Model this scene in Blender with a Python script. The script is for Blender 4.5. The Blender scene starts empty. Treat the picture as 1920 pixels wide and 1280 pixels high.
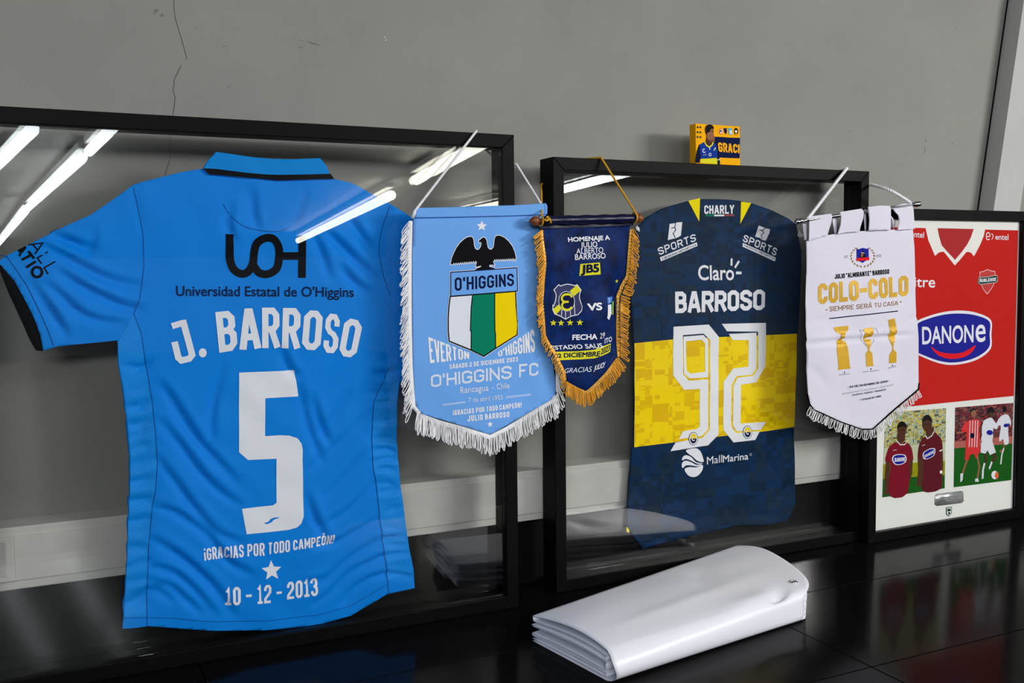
import bpy, bmesh, math, random
import numpy as np
from mathutils import Vector, Matrix
from mathutils.geometry import tessellate_polygon

random.seed(7)
rng = np.random.default_rng(7)
SC = bpy.context.scene
COL = SC.collection
ZT = 0.75                      # height of the table top

# ------------------------------------------------------------------ camera
PHI, TH = 0.45647, 0.0924
FPX = 1867.0
CAM = np.array([-0.83212, -1.66983, 0.68864 + ZT])
FW = np.array([math.sin(PHI) * math.cos(TH), math.cos(PHI) * math.cos(TH), -math.sin(TH)])
RT = np.array([math.cos(PHI), -math.sin(PHI), 0.0])
UP = np.cross(RT, FW)
cd = bpy.data.cameras.new('camera')
cd.sensor_width = 36.0
cd.lens = FPX / 1920 * 36.0
cd.clip_start = 0.02
cam = bpy.data.objects.new('camera', cd)
cam.matrix_world = Matrix(((RT[0], UP[0], -FW[0], CAM[0]), (RT[1], UP[1], -FW[1], CAM[1]),
                           (RT[2], UP[2], -FW[2], CAM[2]), (0, 0, 0, 1)))
COL.objects.link(cam)
SC.camera = cam

# ------------------------------------------------------------------ world, lights, exposure
wd = bpy.data.worlds.new('world'); SC.world = wd; wd.use_nodes = True
bg = wd.node_tree.nodes['Background']
bg.inputs[0].default_value = (0.8, 0.87, 1.0, 1); bg.inputs[1].default_value = 0.05

def area(name, loc, target, sx, sy, power, color=(1, 1, 1)):
    l = bpy.data.lights.new(name, 'AREA'); l.shape = 'RECTANGLE'; l.size = sx; l.size_y = sy
    l.energy = power; l.color = color
    o = bpy.data.objects.new(name, l); COL.objects.link(o); o.location = loc
    d = Vector(target) - Vector(loc)
    o.rotation_euler = d.to_track_quat('-Z', 'Y').to_euler()
    return o
area('unseen_light', (2.9, -3.1, 2.36), (0.6, 0.1, 0.9), 1.4, 0.5, 92, (1.0, 0.98, 0.95))  # key lamp out of view, its side read from shadows falling left
area('unseen_light', (-1.7, -3.5, 2.40), (-0.3, 0.1, 0.9), 1.4, 0.5, 50, (0.95, 0.98, 1.0))  # added fill from the left, stands for no known lamp
area('unseen_light', (0.6, -1.9, 2.44), (0.5, -0.3, 0.7), 1.4, 0.5, 11, (1.0, 1.0, 1.0))  # weak fill added above the table, no known lamp there

SC.view_settings.view_transform = 'Standard'
SC.view_settings.look = 'None'
SC.view_settings.gamma = 1.0
SC.view_settings.use_curve_mapping = False
SC.view_settings.exposure = 0.34

# ------------------------------------------------------------------ materials
def lin(c):
    c = c / 255.0
    return c / 12.92 if c <= 0.04045 else ((c + 0.055) / 1.055) ** 2.4
def rgb(r, g, b): return (lin(r), lin(g), lin(b), 1)
MATS = {}
def mat(name, col, rough=0.6, spec=0.4, metal=0.0, bump=None, sheen=0.0, var=None, coat=0.0):
    if name in MATS: return MATS[name]
    m = bpy.data.materials.new(name); m.use_nodes = True
    nt = m.node_tree; b = nt.nodes['Principled BSDF']
    b.inputs['Base Color'].default_value = rgb(*col)
    b.inputs['Roughness'].default_value = rough
    b.inputs['Specular IOR Level'].default_value = spec
    b.inputs['Metallic'].default_value = metal
    if sheen: b.inputs['Sheen Weight'].default_value = sheen
    if coat: b.inputs['Coat Weight'].default_value = coat
    tc = nt.nodes.new('ShaderNodeTexCoord')
    if bump:
        n = nt.nodes.new('ShaderNodeTexNoise'); n.inputs['Scale'].default_value = bump[0]
        n.inputs['Detail'].default_value = 5
        nt.links.new(tc.outputs['Object'], n.inputs['Vector'])
        bp = nt.nodes.new('ShaderNodeBump'); bp.inputs['Strength'].default_value = bump[1]
        bp.inputs['Distance'].default_value = bump[2]
        nt.links.new(n.outputs['Fac'], bp.inputs['Height']); nt.links.new(bp.outputs[0], b.inputs['Normal'])
    if var:                                   # (noise scale, amount): mottled wear in the colour itself
        n = nt.nodes.new('ShaderNodeTexNoise'); n.inputs['Scale'].default_value = var[0]
        n.inputs['Detail'].default_value = 8; n.inputs['Roughness'].default_value = 0.65
        nt.links.new(tc.outputs['Object'], n.inputs['Vector'])
        r = nt.nodes.new('ShaderNodeValToRGB')
        c0 = rgb(*col)
        r.color_ramp.elements[0].position = 0.3; r.color_ramp.elements[1].position = 0.7
        r.color_ramp.elements[0].color = tuple(x * (1 - var[1]) for x in c0[:3]) + (1,)
        r.color_ramp.elements[1].color = tuple(min(1, x * (1 + var[1])) for x in c0[:3]) + (1,)
        nt.links.new(n.outputs['Fac'], r.inputs[0]); nt.links.new(r.outputs[0], b.inputs['Base Color'])
    MATS[name] = m
    return m

def camo(name, cols, cell, sheen=0.0, rough=0.6):
    """printed pixel pattern made of blocks of several sizes"""
    m = bpy.data.materials.new(name); m.use_nodes = True
    nt = m.node_tree; L = nt.links; b = nt.nodes['Principled BSDF']
    b.inputs['Roughness'].default_value = rough; b.inputs['Specular IOR Level'].default_value = 0.12
    if sheen: b.inputs['Sheen Weight'].default_value = sheen
    tc = nt.nodes.new('ShaderNodeTexCoord')
    outs = []
    for k, (sx, sy) in enumerate(((cell * 3.2, cell * 1.5), (cell, cell * 0.8), (cell * 5.5, cell * 3.2))):
        mp = nt.nodes.new('ShaderNodeVectorMath'); mp.operation = 'DIVIDE'
        mp.inputs[1].default_value = (sx, sy, 1e3)
        L.new(tc.outputs['Object'], mp.inputs[0])
        ad = nt.nodes.new('ShaderNodeVectorMath'); ad.operation = 'ADD'; ad.inputs[1].default_value = (7.3 * k, 3.1 * k, 0.5)
        L.new(mp.outputs[0], ad.inputs[0])
        fl = nt.nodes.new('ShaderNodeVectorMath'); fl.operation = 'FLOOR'; L.new(ad.outputs[0], fl.inputs[0])
        wn = nt.nodes.new('ShaderNodeTexWhiteNoise'); wn.noise_dimensions = '2D'; L.new(fl.outputs[0], wn.inputs['Vector'])
        outs.append(wn.outputs['Value'])
    mx = nt.nodes.new('ShaderNodeMath'); mx.operation = 'MULTIPLY_ADD'
    L.new(outs[1], mx.inputs[0]); mx.inputs[1].default_value = 0.30; L.new(outs[0], mx.inputs[2])
    m2 = nt.nodes.new('ShaderNodeMath'); m2.operation = 'MULTIPLY_ADD'
    L.new(outs[2], m2.inputs[0]); m2.inputs[1].default_value = 0.7; L.new(mx.outputs[0], m2.inputs[2])
    dv = nt.nodes.new('ShaderNodeMath'); dv.operation = 'DIVIDE'; L.new(m2.outputs[0], dv.inputs[0]); dv.inputs[1].default_value = 2.0
    r = nt.nodes.new('ShaderNodeValToRGB'); r.color_ramp.interpolation = 'CONSTANT'
    e = r.color_ramp.elements
    e[0].position = 0; e[0].color = rgb(*cols[0][1])
    e[1].position = cols[1][0]; e[1].color = rgb(*cols[1][1])
    for p, c in cols[2:]:
        x = e.new(p); x.color = rgb(*c)
    L.new(dv.outputs[0], r.inputs[0]); L.new(r.outputs[0], b.inputs['Base Color'])
    n = nt.nodes.new('ShaderNodeTexNoise'); n.inputs['Scale'].default_value = 40
    bp = nt.nodes.new('ShaderNodeBump'); bp.inputs['Strength'].default_value = 0.35; bp.inputs['Distance'].default_value = 0.004
    L.new(tc.outputs['Object'], n.inputs['Vector']); L.new(n.outputs['Fac'], bp.inputs['Height']); L.new(bp.outputs[0], b.inputs['Normal'])
    MATS[name] = m
    return m

def glass_mat():
    m = bpy.data.materials.new('clear_glass'); m.use_nodes = True
    nt = m.node_tree; L = nt.links; nt.nodes.clear()
    out = nt.nodes.new('ShaderNodeOutputMaterial')
    lw = nt.nodes.new('ShaderNodeLayerWeight'); lw.inputs[0].default_value = 0.5
    p = nt.nodes.new('ShaderNodeMath'); p.operation = 'POWER'; p.inputs[1].default_value = 5
    L.new(lw.outputs['Facing'], p.inputs[0])
    f = nt.nodes.new('ShaderNodeMath'); f.operation = 'MULTIPLY_ADD'; f.inputs[1].default_value = 0.96; f.inputs[2].default_value = 0.04
    L.new(p.outputs[0], f.inputs[0])
    t = nt.nodes.new('ShaderNodeBsdfTransparent'); t.inputs[0].default_value = (0.997, 0.998, 0.9975, 1)
    g = nt.nodes.new('ShaderNodeBsdfGlossy'); g.inputs['Roughness'].default_value = 0.0
    g.inputs['Color'].default_value = (1, 1, 1, 1)
    mx = nt.nodes.new('ShaderNodeMixShader')
    L.new(f.outputs[0], mx.inputs[0]); L.new(t.outputs[0], mx.inputs[1]); L.new(g.outputs[0], mx.inputs[2])
    L.new(mx.outputs[0], out.inputs[0])
    return m
GLASS = glass_mat()

def emit_mat(name, col, s):
    m = bpy.data.materials.new(name); m.use_nodes = True
    b = m.node_tree.nodes['Principled BSDF']
    b.inputs['Base Color'].default_value = (0.8, 0.8, 0.8, 1)
    b.inputs['Emission Color'].default_value = col; b.inputs['Emission Strength'].default_value = s
    return m

M_WALL = mat('grey_painted_plaster', (144, 144, 139), 0.78, 0.15, bump=(260, 0.25, 0.002), var=(3.2, 0.07))
M_CEIL = mat('pale_ceiling_paint', (175, 175, 172), 0.8, 0.2)
M_FLOOR = mat('dark_floor', (34, 34, 36), 0.8, 0.1, var=(4, 0.2))
M_BLACKP = mat('black_wall_panel', (14, 14, 15), 0.6, 0.1)
M_DUCT = mat('dirty_white_plastic', (204, 203, 198), 0.5, 0.2, var=(9, 0.1))
M_FRAME = mat('black_satin_moulding', (8, 8, 9), 0.5, 0.08, var=(30, 0.15))
M_BLUE = mat('blue_jersey_fabric', (0, 132, 228), 0.6, 0.12, bump=(900, 0.25, 0.0006))
M_BLUE2 = mat('blue_mesh_fabric', (0, 140, 232), 0.55, 0.2, bump=(420, 0.8, 0.0012))
M_BLUE3 = mat('blue_collar_knit', (0, 138, 222), 0.65, 0.12, bump=(700, 0.3, 0.0008))
M_SEAM = mat('dark_blue_seam', (0, 66, 140), 0.8, 0.2)
M_BLACK = mat('black_print', (12, 13, 18), 0.65, 0.06)
M_BLACKF = mat('black_fabric', (6, 6, 8), 0.85, 0.05)
M_INK = mat('dark_blue_ink', (8, 30, 75), 0.65, 0.06)
M_WHITE = mat('white_print', (236, 238, 244), 0.6, 0.15)
M_SKY = mat('light_blue_satin', (108, 168, 240), 0.55, 0.15, bump=(90, 0.15, 0.002))
M_WFR = mat('white_fringe_thread', (245, 245, 248), 0.65, 0.06)
M_NAVYINK = mat('navy_ink', (16, 22, 66), 0.65, 0.06)
M_GREEN = mat('green_print', (0, 128, 98), 0.65, 0.06)
M_YEL = mat('yellow_print', (246, 214, 0), 0.65, 0.06)
M_GREYTX = mat('pale_grey_print', (216, 226, 242), 0.65, 0.06)
M_GOLDFR = mat('gold_fringe_thread', (226, 158, 22), 0.38, 0.6, metal=0.25)
M_GOLDHI = mat('bright_gold_stitch', (250, 214, 130), 0.35, 0.6, metal=0.2)
M_DKNAVY = mat('dark_navy_satin', (5, 12, 50), 0.35, 0.35, bump=(60, 0.2, 0.003))
M_NAVYP = mat('navy_printed_cloth', (2, 32, 88), 0.5, 0.08, var=(26, 0.75), bump=(70, 0.2, 0.003))
M_LIME = mat('yellow_label_print', (224, 218, 40), 0.65, 0.06)
M_WOOD = mat('brown_turned_wood', (128, 70, 34), 0.4, 0.5, var=(160, 0.2))
M_CHROME = mat('polished_steel', (215, 215, 218), 0.12, 0.6, metal=1.0)
M_WCLOTH = mat('white_pennant_cloth', (222, 219, 233), 0.75, 0.15, bump=(40, 0.35, 0.003))
M_GOLDP = mat('gold_foil_print', (206, 160, 14), 0.45, 0.5, metal=0.15, var=(14, 0.22))
M_BROWNP = mat('bronze_print', (150, 112, 70), 0.65, 0.06)
M_GREYP = mat('grey_print', (150, 150, 155), 0.7, 0.2)
M_MAT = mat('white_mat_board', (236, 238, 234), 0.8, 0.2)
M_RED = mat('red_shirt_fabric', (198, 30, 20), 0.75, 0.08, bump=(120, 0.2, 0.002))
M_RED2 = mat('faded_red_lining', (176, 40, 40), 0.8, 0.2)
M_REDP = mat('bright_red_print', (228, 24, 34), 0.65, 0.06)
M_DBLUE = mat('royal_blue_print', (24, 28, 150), 0.6, 0.08)
M_SILVER = mat('brushed_silver_plate', (196, 198, 200), 0.35, 0.5, metal=0.7, var=(60, 0.2))
M_DGREEN = mat('dark_green_print', (22, 60, 50), 0.65, 0.06)
M_TARP = mat('white_vinyl', (240, 242, 252), 0.38, 0.45, bump=(14, 0.15, 0.006))
M_TARPB = mat('grey_vinyl_back', (176, 180, 196), 0.5, 0.4)
M_ORANGE = mat('amber_print', (250, 178, 8), 0.65, 0.06)
M_CARDNAVY = mat('card_navy_print', (5, 20, 66), 0.65, 0.06)
M_SKIN = mat('print_skin', (150, 100, 74), 0.65, 0.06)
M_SKIND = mat('print_dark_skin', (84, 52, 38), 0.65, 0.06)
M_HAIR = mat('print_dark_hair', (24, 18, 18), 0.65, 0.06)
M_SHIRTBL = mat('print_blue_shirt', (16, 54, 150), 0.65, 0.06)
M_SHIRTDK = mat('print_dark_blue', (6, 18, 50), 0.65, 0.06)
M_MAROON = mat('print_maroon', (128, 22, 40), 0.65, 0.06)
M_MAROOND = mat('print_deep_maroon', (96, 26, 36), 0.65, 0.06)
M_GRASS = mat('print_grass', (26, 92, 26), 0.65, 0.06, var=(120, 0.2))
M_GRASSY = mat('print_yellow_grass', (150, 152, 22), 0.65, 0.06, var=(120, 0.2))
M_CROWD = camo('print_crowd', [(0, (150, 140, 60)), (0.28, (196, 196, 150)), (0.42, (120, 150, 140)), (0.5, (214, 190, 60)), (0.62, (170, 190, 186)), (0.74, (90, 90, 60))], 0.0032)
M_CROWDR = camo('print_red_crowd', [(0, (60, 20, 24)), (0.3, (130, 40, 44)), (0.45, (40, 36, 44)), (0.58, (170, 90, 84)), (0.7, (80, 60, 64))], 0.0028)
M_CAMON = camo('navy_pixel_print', [(0, (2, 38, 70)), (0.3, (2, 45, 84)), (0.45, (2, 34, 62)), (0.58, (18, 42, 62)), (0.68, (2, 42, 76))], 0.015, rough=0.6)
M_CAMOY = camo('yellow_pixel_print', [(0, (228, 186, 0)), (0.36, (246, 216, 0)), (0.56, (232, 192, 0)), (0.66, (246, 216, 0))], 0.013)
M_JYEL = mat('yellow_collar_print', (246, 226, 10), 0.65, 0.06)
M_CORDG = mat('gold_cord', (214, 160, 30), 0.45, 0.5, metal=0.2)
M_CRACK = mat('crack_dark_line', (72, 70, 66), 0.9, 0.1)
M_SCUFF = mat('grey_scuff', (122, 121, 117), 0.9, 0.1)
M_CHIP = mat('pale_paint_chip', (215, 215, 210), 0.8, 0.1)

def table_mat():
    m = bpy.data.materials.new('black_gloss_laminate'); m.use_nodes = True
    nt = m.node_tree; L = nt.links; b = nt.nodes['Principled BSDF']
    b.inputs['Base Color'].default_value = (0.004, 0.004, 0.0045, 1)
    b.inputs['Specular IOR Level'].default_value = 0.5
    b.inputs['IOR'].default_value = 1.12
    tc = nt.nodes.new('ShaderNodeTexCoord')
    n = nt.nodes.new('ShaderNodeTexNoise'); n.inputs['Scale'].default_value = 9; n.inputs['Detail'].default_value = 6
    L.new(tc.outputs['Object'], n.inputs['Vector'])
    mr = nt.nodes.new('ShaderNodeMapRange'); mr.inputs['To Min'].default_value = 0.10; mr.inputs['To Max'].default_value = 0.17
    L.new(n.outputs['Fac'], mr.inputs[0]); L.new(mr.outputs[0], b.inputs['Roughness'])
    return m
M_TABLE = table_mat()

# ------------------------------------------------------------------ object helpers
def finish(o, label=None, cat=None, group=None, kind=None):
    if label: o['label'] = label
    if cat: o['category'] = cat
    if group: o['group'] = group
    if kind: o['kind'] = kind
    return o
def empty(name, matrix, label, cat, group=None):
    o = bpy.data.objects.new(name, None); o.empty_display_size = 0.05
    COL.objects.link(o); o.matrix_world = matrix
    return finish(o, label, cat, group)
def link_mesh(name, verts, faces, mats, parent=None, fmat=None, smooth=False):
    me = bpy.data.meshes.new(name)
    me.from_pydata([tuple(v) for v in verts], [], [tuple(f) for f in faces])
    for m in mats: me.materials.append(m)
    if fmat is not None: me.polygons.foreach_set('material_index', fmat)
    if smooth: me.polygons.foreach_set('use_smooth', [True] * len(me.polygons))
    me.validate(); me.update()
    o = bpy.data.objects.new(name, me); COL.objects.link(o)
    if parent: o.parent = parent
    return o
class MB:
    """collects solids for one mesh"""
    def __init__(s): s.v = []; s.f = []
    def box(s, x0, x1, y0, y1, z0, z1):
        n = len(s.v)
        s.v += [(x, y, z) for x in (x0, x1) for y in (y0, y1) for z in (z0, z1)]
        s.f += [tuple(n + i for i in q) for q in ((0, 1, 3, 2), (4, 6, 7, 5), (0, 4, 5, 1), (2, 3, 7, 6), (0, 2, 6, 4), (1, 5, 7, 3))]
    def prism(s, poly, d0, d1):
        """poly: CCW list of (x,y); extruded in z from d0 to d1"""
        n = len(s.v); k = len(poly)
        s.v += [(x, y, d0) for x, y in poly] + [(x, y, d1) for x, y in poly]
        s.f.append(tuple(n + i for i in range(k))[::-1]); s.f.append(tuple(n + k + i for i in range(k)))
        for i in range(k):
            j = (i + 1) % k; s.f.append((n + i, n + j, n + k + j, n + k + i))
    def tube(s, pts, r, seg=6, closed=False, cap=True):
        pts = [np.array(p, float) for p in pts]; k = len(pts); base = len(s.v); prev = None
        for i, p in enumerate(pts):
            a = pts[(i - 1) % k] if (closed or i > 0) else p
            b = pts[(i + 1) % k] if (closed or i < k - 1) else p
            t = b - a; t = t / (np.linalg.norm(t) + 1e-12)
            if prev is None:
                h = np.array([0, 0, 1.0]) if abs(t[2]) < 0.9 else np.array([1.0, 0, 0])
            else: h = prev
            n1 = h - t * (h @ t); n1 /= (np.linalg.norm(n1) + 1e-12); prev = n1; n2 = np.cross(t, n1)
            rr = r[i] if isinstance(r, (list, tuple)) else r
            for j in range(seg):
                an = 2 * math.pi * j / seg
                s.v.append(tuple(p + rr * (math.cos(an) * n1 + math.sin(an) * n2)))
        for i in range(k if closed else k - 1):
            i2 = (i + 1) % k
            for j in range(seg):
                j2 = (j + 1) % seg
                s.f.append((base + i * seg + j, base + i * seg + j2, base + i2 * seg + j2, base + i2 * seg + j))
        if cap and not closed:
            s.f.append(tuple(base + j for j in range(seg))[::-1])
            s.f.append(tuple(base + (k - 1) * seg + j for j in range(seg)))
    def build(s, name, m, parent=None, smooth=False, bevel=0):
        o = link_mesh(name, s.v, s.f, [m], parent, smooth=smooth)
        bm = bmesh.new(); bm.from_mesh(o.data); bmesh.ops.recalc_face_normals(bm, faces=bm.faces); bm.to_mesh(o.data); bm.free()
        if bevel:
            b = o.modifiers.new('bevel', 'BEVEL'); b.width = bevel; b.segments = 2; b.limit_method = 'ANGLE'
        return o

# ------------------------------------------------------------------ measured surfaces
LEAN = 0.02464
class Surf:
    """a plane standing in the room: O base point, u right, v up, n towards the viewer"""
    def __init__(s, O, lean=LEAN, yaw=0.0):
        s.O = np.array(O, float)
        s.u = np.array([math.cos(yaw), math.sin(yaw), 0])
        v = np.array([0, math.sin(lean), math.cos(lean)])
        c, q = math.cos(yaw), math.sin(yaw)
        s.v = np.array([-q * v[1], c * v[1], v[2]])
        s.n = np.cross(s.u, s.v); s.h = None; s.d = 0.0
    def matrix(s):
        return Matrix(((s.u[0], s.v[0], s.n[0], s.O[0]), (s.u[1], s.v[1], s.n[1], s.O[1]),
                       (s.u[2], s.v[2], s.n[2], s.O[2]), (0, 0, 0, 1)))
    def at(s, x, y, d=None):
        """where the sight line through photograph point (x, y) meets the plane, in plane metres"""
        r = FW + RT * (x - 960) / FPX + UP * (640 - y) / FPX
        o = s.O + s.n * (s.d if d is None else d)
        k = ((o - CAM) @ s.n) / (r @ s.n)
        P = CAM + k * r - s.O
        return (float(P @ s.u), float(P @ s.v))
    def pts(s, pl, d=None): return [s.at(x, y, d) for x, y in pl]

def Z(ox, oy, k):
    """crop coordinates to photograph coordinates"""
    def f(*pl):
        if len(pl) == 1 and isinstance(pl[0], list): pl = pl[0]
        return [(ox + x / k, oy + y / k) for x, y in pl]
    return f

def poly_tris(outer, holes=()):
    loops = [list(outer)] + [list(h) for h in holes]
    flat = [p for l in loops for p in l]
    t = tessellate_polygon([[Vector((p[0], p[1], 0)) for p in l] for l in loops])
    return [[flat[i] for i in tri] for tri in t]
def ribbon(pl, t, closed=False, limit=2.2):
    """triangles of a stroke of thickness t along a polyline, mitred joins"""
    P = [np.array(p, float) for p in pl]; n = len(P); L = []; R = []
    for i in range(n):
        a = P[(i - 1) % n] if (closed or i > 0) else None
        b = P[(i + 1) % n] if (closed or i < n - 1) else None
        d1 = (P[i] - a) if a is not None else (b - P[i]); d2 = (b - P[i]) if b is not None else d1
        d1 = d1 / (np.linalg.norm(d1) + 1e-12); d2 = d2 / (np.linalg.norm(d2) + 1e-12)
        n1 = np.array([-d1[1], d1[0]]); n2 = np.array([-d2[1], d2[0]])
        m = n1 + n2; l = np.linalg.norm(m)
        m = n1 if l < 1e-6 else m / l
        k = min(limit, 1 / max(0.2, m @ n1))
        L.append(P[i] + m * k * t / 2); R.append(P[i] - m * k * t / 2)
    out = []
    for i in range(n if closed else n - 1):
        j = (i + 1) % n
        out += [[tuple(L[i]), tuple(R[i]), tuple(R[j])], [tuple(L[i]), tuple(R[j]), tuple(L[j])]]
    return out
def smooth_line(pl, n=6, closed=False):
    """Catmull-Rom through the points"""
    P = [np.array(p, float) for p in pl]; k = len(P); out = []
    for i in range(k if closed else k - 1):
        p0 = P[(i - 1) % k] if (closed or i > 0) else P[i]; p1 = P[i]; p2 = P[(i + 1) % k]
        p3 = P[(i + 2) % k] if (closed or i + 2 < k) else p2
        for j in range(n):
            t = j / n
            out.append(tuple(0.5 * ((2 * p1) + (-p0 + p2) * t + (2 * p0 - 5 * p1 + 4 * p2 - p3) * t * t + (-p0 + 3 * p1 - 3 * p2 + p3) * t ** 3)))
    if not closed: out.append(tuple(P[-1]))
    return out
def star(cx, cy, r, q=0.45, rot=0, sx=1.0):
    return [(cx + sx * (r if i % 2 == 0 else r * q) * math.sin(rot + i * math.pi / 5), cy - (r if i % 2 == 0 else r * q) * math.cos(rot + i * math.pi / 5)) for i in range(10)]
def ellipse(cx, cy, rx, ry, n=28, rot=0.0):
    c, s_ = math.cos(rot), math.sin(rot)
    return [(cx + rx * math.cos(a) * c - ry * math.sin(a) * s_, cy + rx * math.cos(a) * s_ + ry * math.sin(a) * c) for a in [2 * math.pi * i / n for i in range(n)]]

def dice(tris, step):
    def cut(polys, ax):
        out = []
        for p in polys:
            lo = min(q[ax] for q in p); hi = max(q[ax] for q in p)
            k0 = math.floor(lo / step + 1e-7) + 1; k1 = math.ceil(hi / step - 1e-7)
            rest = p
            for k in range(k0, k1):
                c = k * step; A = []; Bp = []
                m = len(rest)
                for i in range(m):
                    a = rest[i]; b = rest[(i + 1) % m]
                    if a[ax] <= c: A.append(a)
                    if a[ax] >= c: Bp.append(a)
                    if (a[ax] < c < b[ax]) or (b[ax] < c < a[ax]):
                        t = (c - a[ax]) / (b[ax] - a[ax])
                        q = (a[0] + (b[0] - a[0]) * t, a[1] + (b[1] - a[1]) * t)
                        q = (c, q[1]) if ax == 0 else (q[0], c)
                        A.append(q); Bp.append(q)
                if len(A) >= 3: out.append(A)
                rest = Bp
                if len(rest) < 3: break
            if len(rest) >= 3: out.append(rest)
        return out
    return cut(cut(tris, 0), 1)

class Part:
    """one mesh lying on a Surf; coordinates given in photograph points or plane metres"""
    def __init__(s, surf, name, parent, step=0.0):
        s.S = surf; s.name = name; s.par = parent; s.step = step; s.items = []; s.mats = []
    def tri(s, tris, m, lift=0.0005):
        if m not in s.mats: s.mats.append(m)
        s.items.append((tris, s.mats.index(m), lift)); return s
    def poly(s, px, m, lift=0.0005, holes=()):
        return s.tri(poly_tris(s.S.pts(px), [s.S.pts(h) for h in holes]), m, lift)
    def line(s, px, w, m, lift=0.0005, closed=False):
        """w in photograph pixels at that place"""
        P = s.S.pts(px); x, y = px[len(px) // 2]
        a = s.S.at(x, y); b = s.S.at(x, y + 10)
        return s.tri(ribbon(P, w * math.hypot(a[0] - b[0], a[1] - b[1]) / 10, closed), m, lift)
    def text(s, t, quad, m, lift=0.0005, w=None, **k):
        """quad: TL, TR, BR, BL of the capital-height box in photograph points"""
        A = np.array(quad, float)
        q = [np.array(s.S.at(*p)) for p in quad]
        wid = (np.linalg.norm(q[1] - q[0]) + np.linalg.norm(q[2] - q[3])) / 2
        hei = (np.linalg.norm(q[3] - q[0]) + np.linalg.norm(q[2] - q[1])) / 2
        asp = wid / hei
        tr = stroke_text(t, asp, w, **k) if w else font_text(t, asp, **k)
        def mp(p):
            x, y = p[0] / asp, p[1]
            top = A[0] + (A[1] - A[0]) * x; bot = A[3] + (A[2] - A[3]) * x
            r = bot + (top - bot) * y
            return s.S.at(*r)
        for g in sorted(tr): s.tri([[mp(p) for p in tri] for tri in tr[g]], m, lift + g * 3e-5)
        return s
    def done(s, solid=0.0, label=None, smooth=True, kind=None):
        V = {}; verts = []; F = []; FM = []
        for tris, mi, lift in s.items:
            T = []
            for t in tris:
                ar = sum(t[i][0] * t[(i + 1) % len(t)][1] - t[(i + 1) % len(t)][0] * t[i][1] for i in range(len(t)))
                if abs(ar) < 1e-11: continue
                T.append(t if ar > 0 else t[::-1])
            if s.step: T = dice(T, s.step)
            for t in T:
                f = []
                for p in t:
                    key = (round(p[0] * 2e4), round(p[1] * 2e4), lift)
                    if key not in V: V[key] = len(verts); verts.append((p[0], p[1], lift))
                    if V[key] not in f: f.append(V[key])
                if len(f) >= 3: F.append(f); FM.append(mi)
        A = np.array(verts)
        z = A[:, 2] + s.S.d
        if s.S.h is not None: z = z + s.S.h(A[:, 0], A[:, 1])
        A[:, 2] = z
        o = link_mesh(s.name, A.tolist(), F, s.mats, s.par, FM, smooth)
        if solid:
            m = o.modifiers.new('thickness', 'SOLIDIFY'); m.thickness = solid; m.offset = -1
        if label: o['label'] = label
        if kind: o['kind'] = kind
        return o

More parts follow.
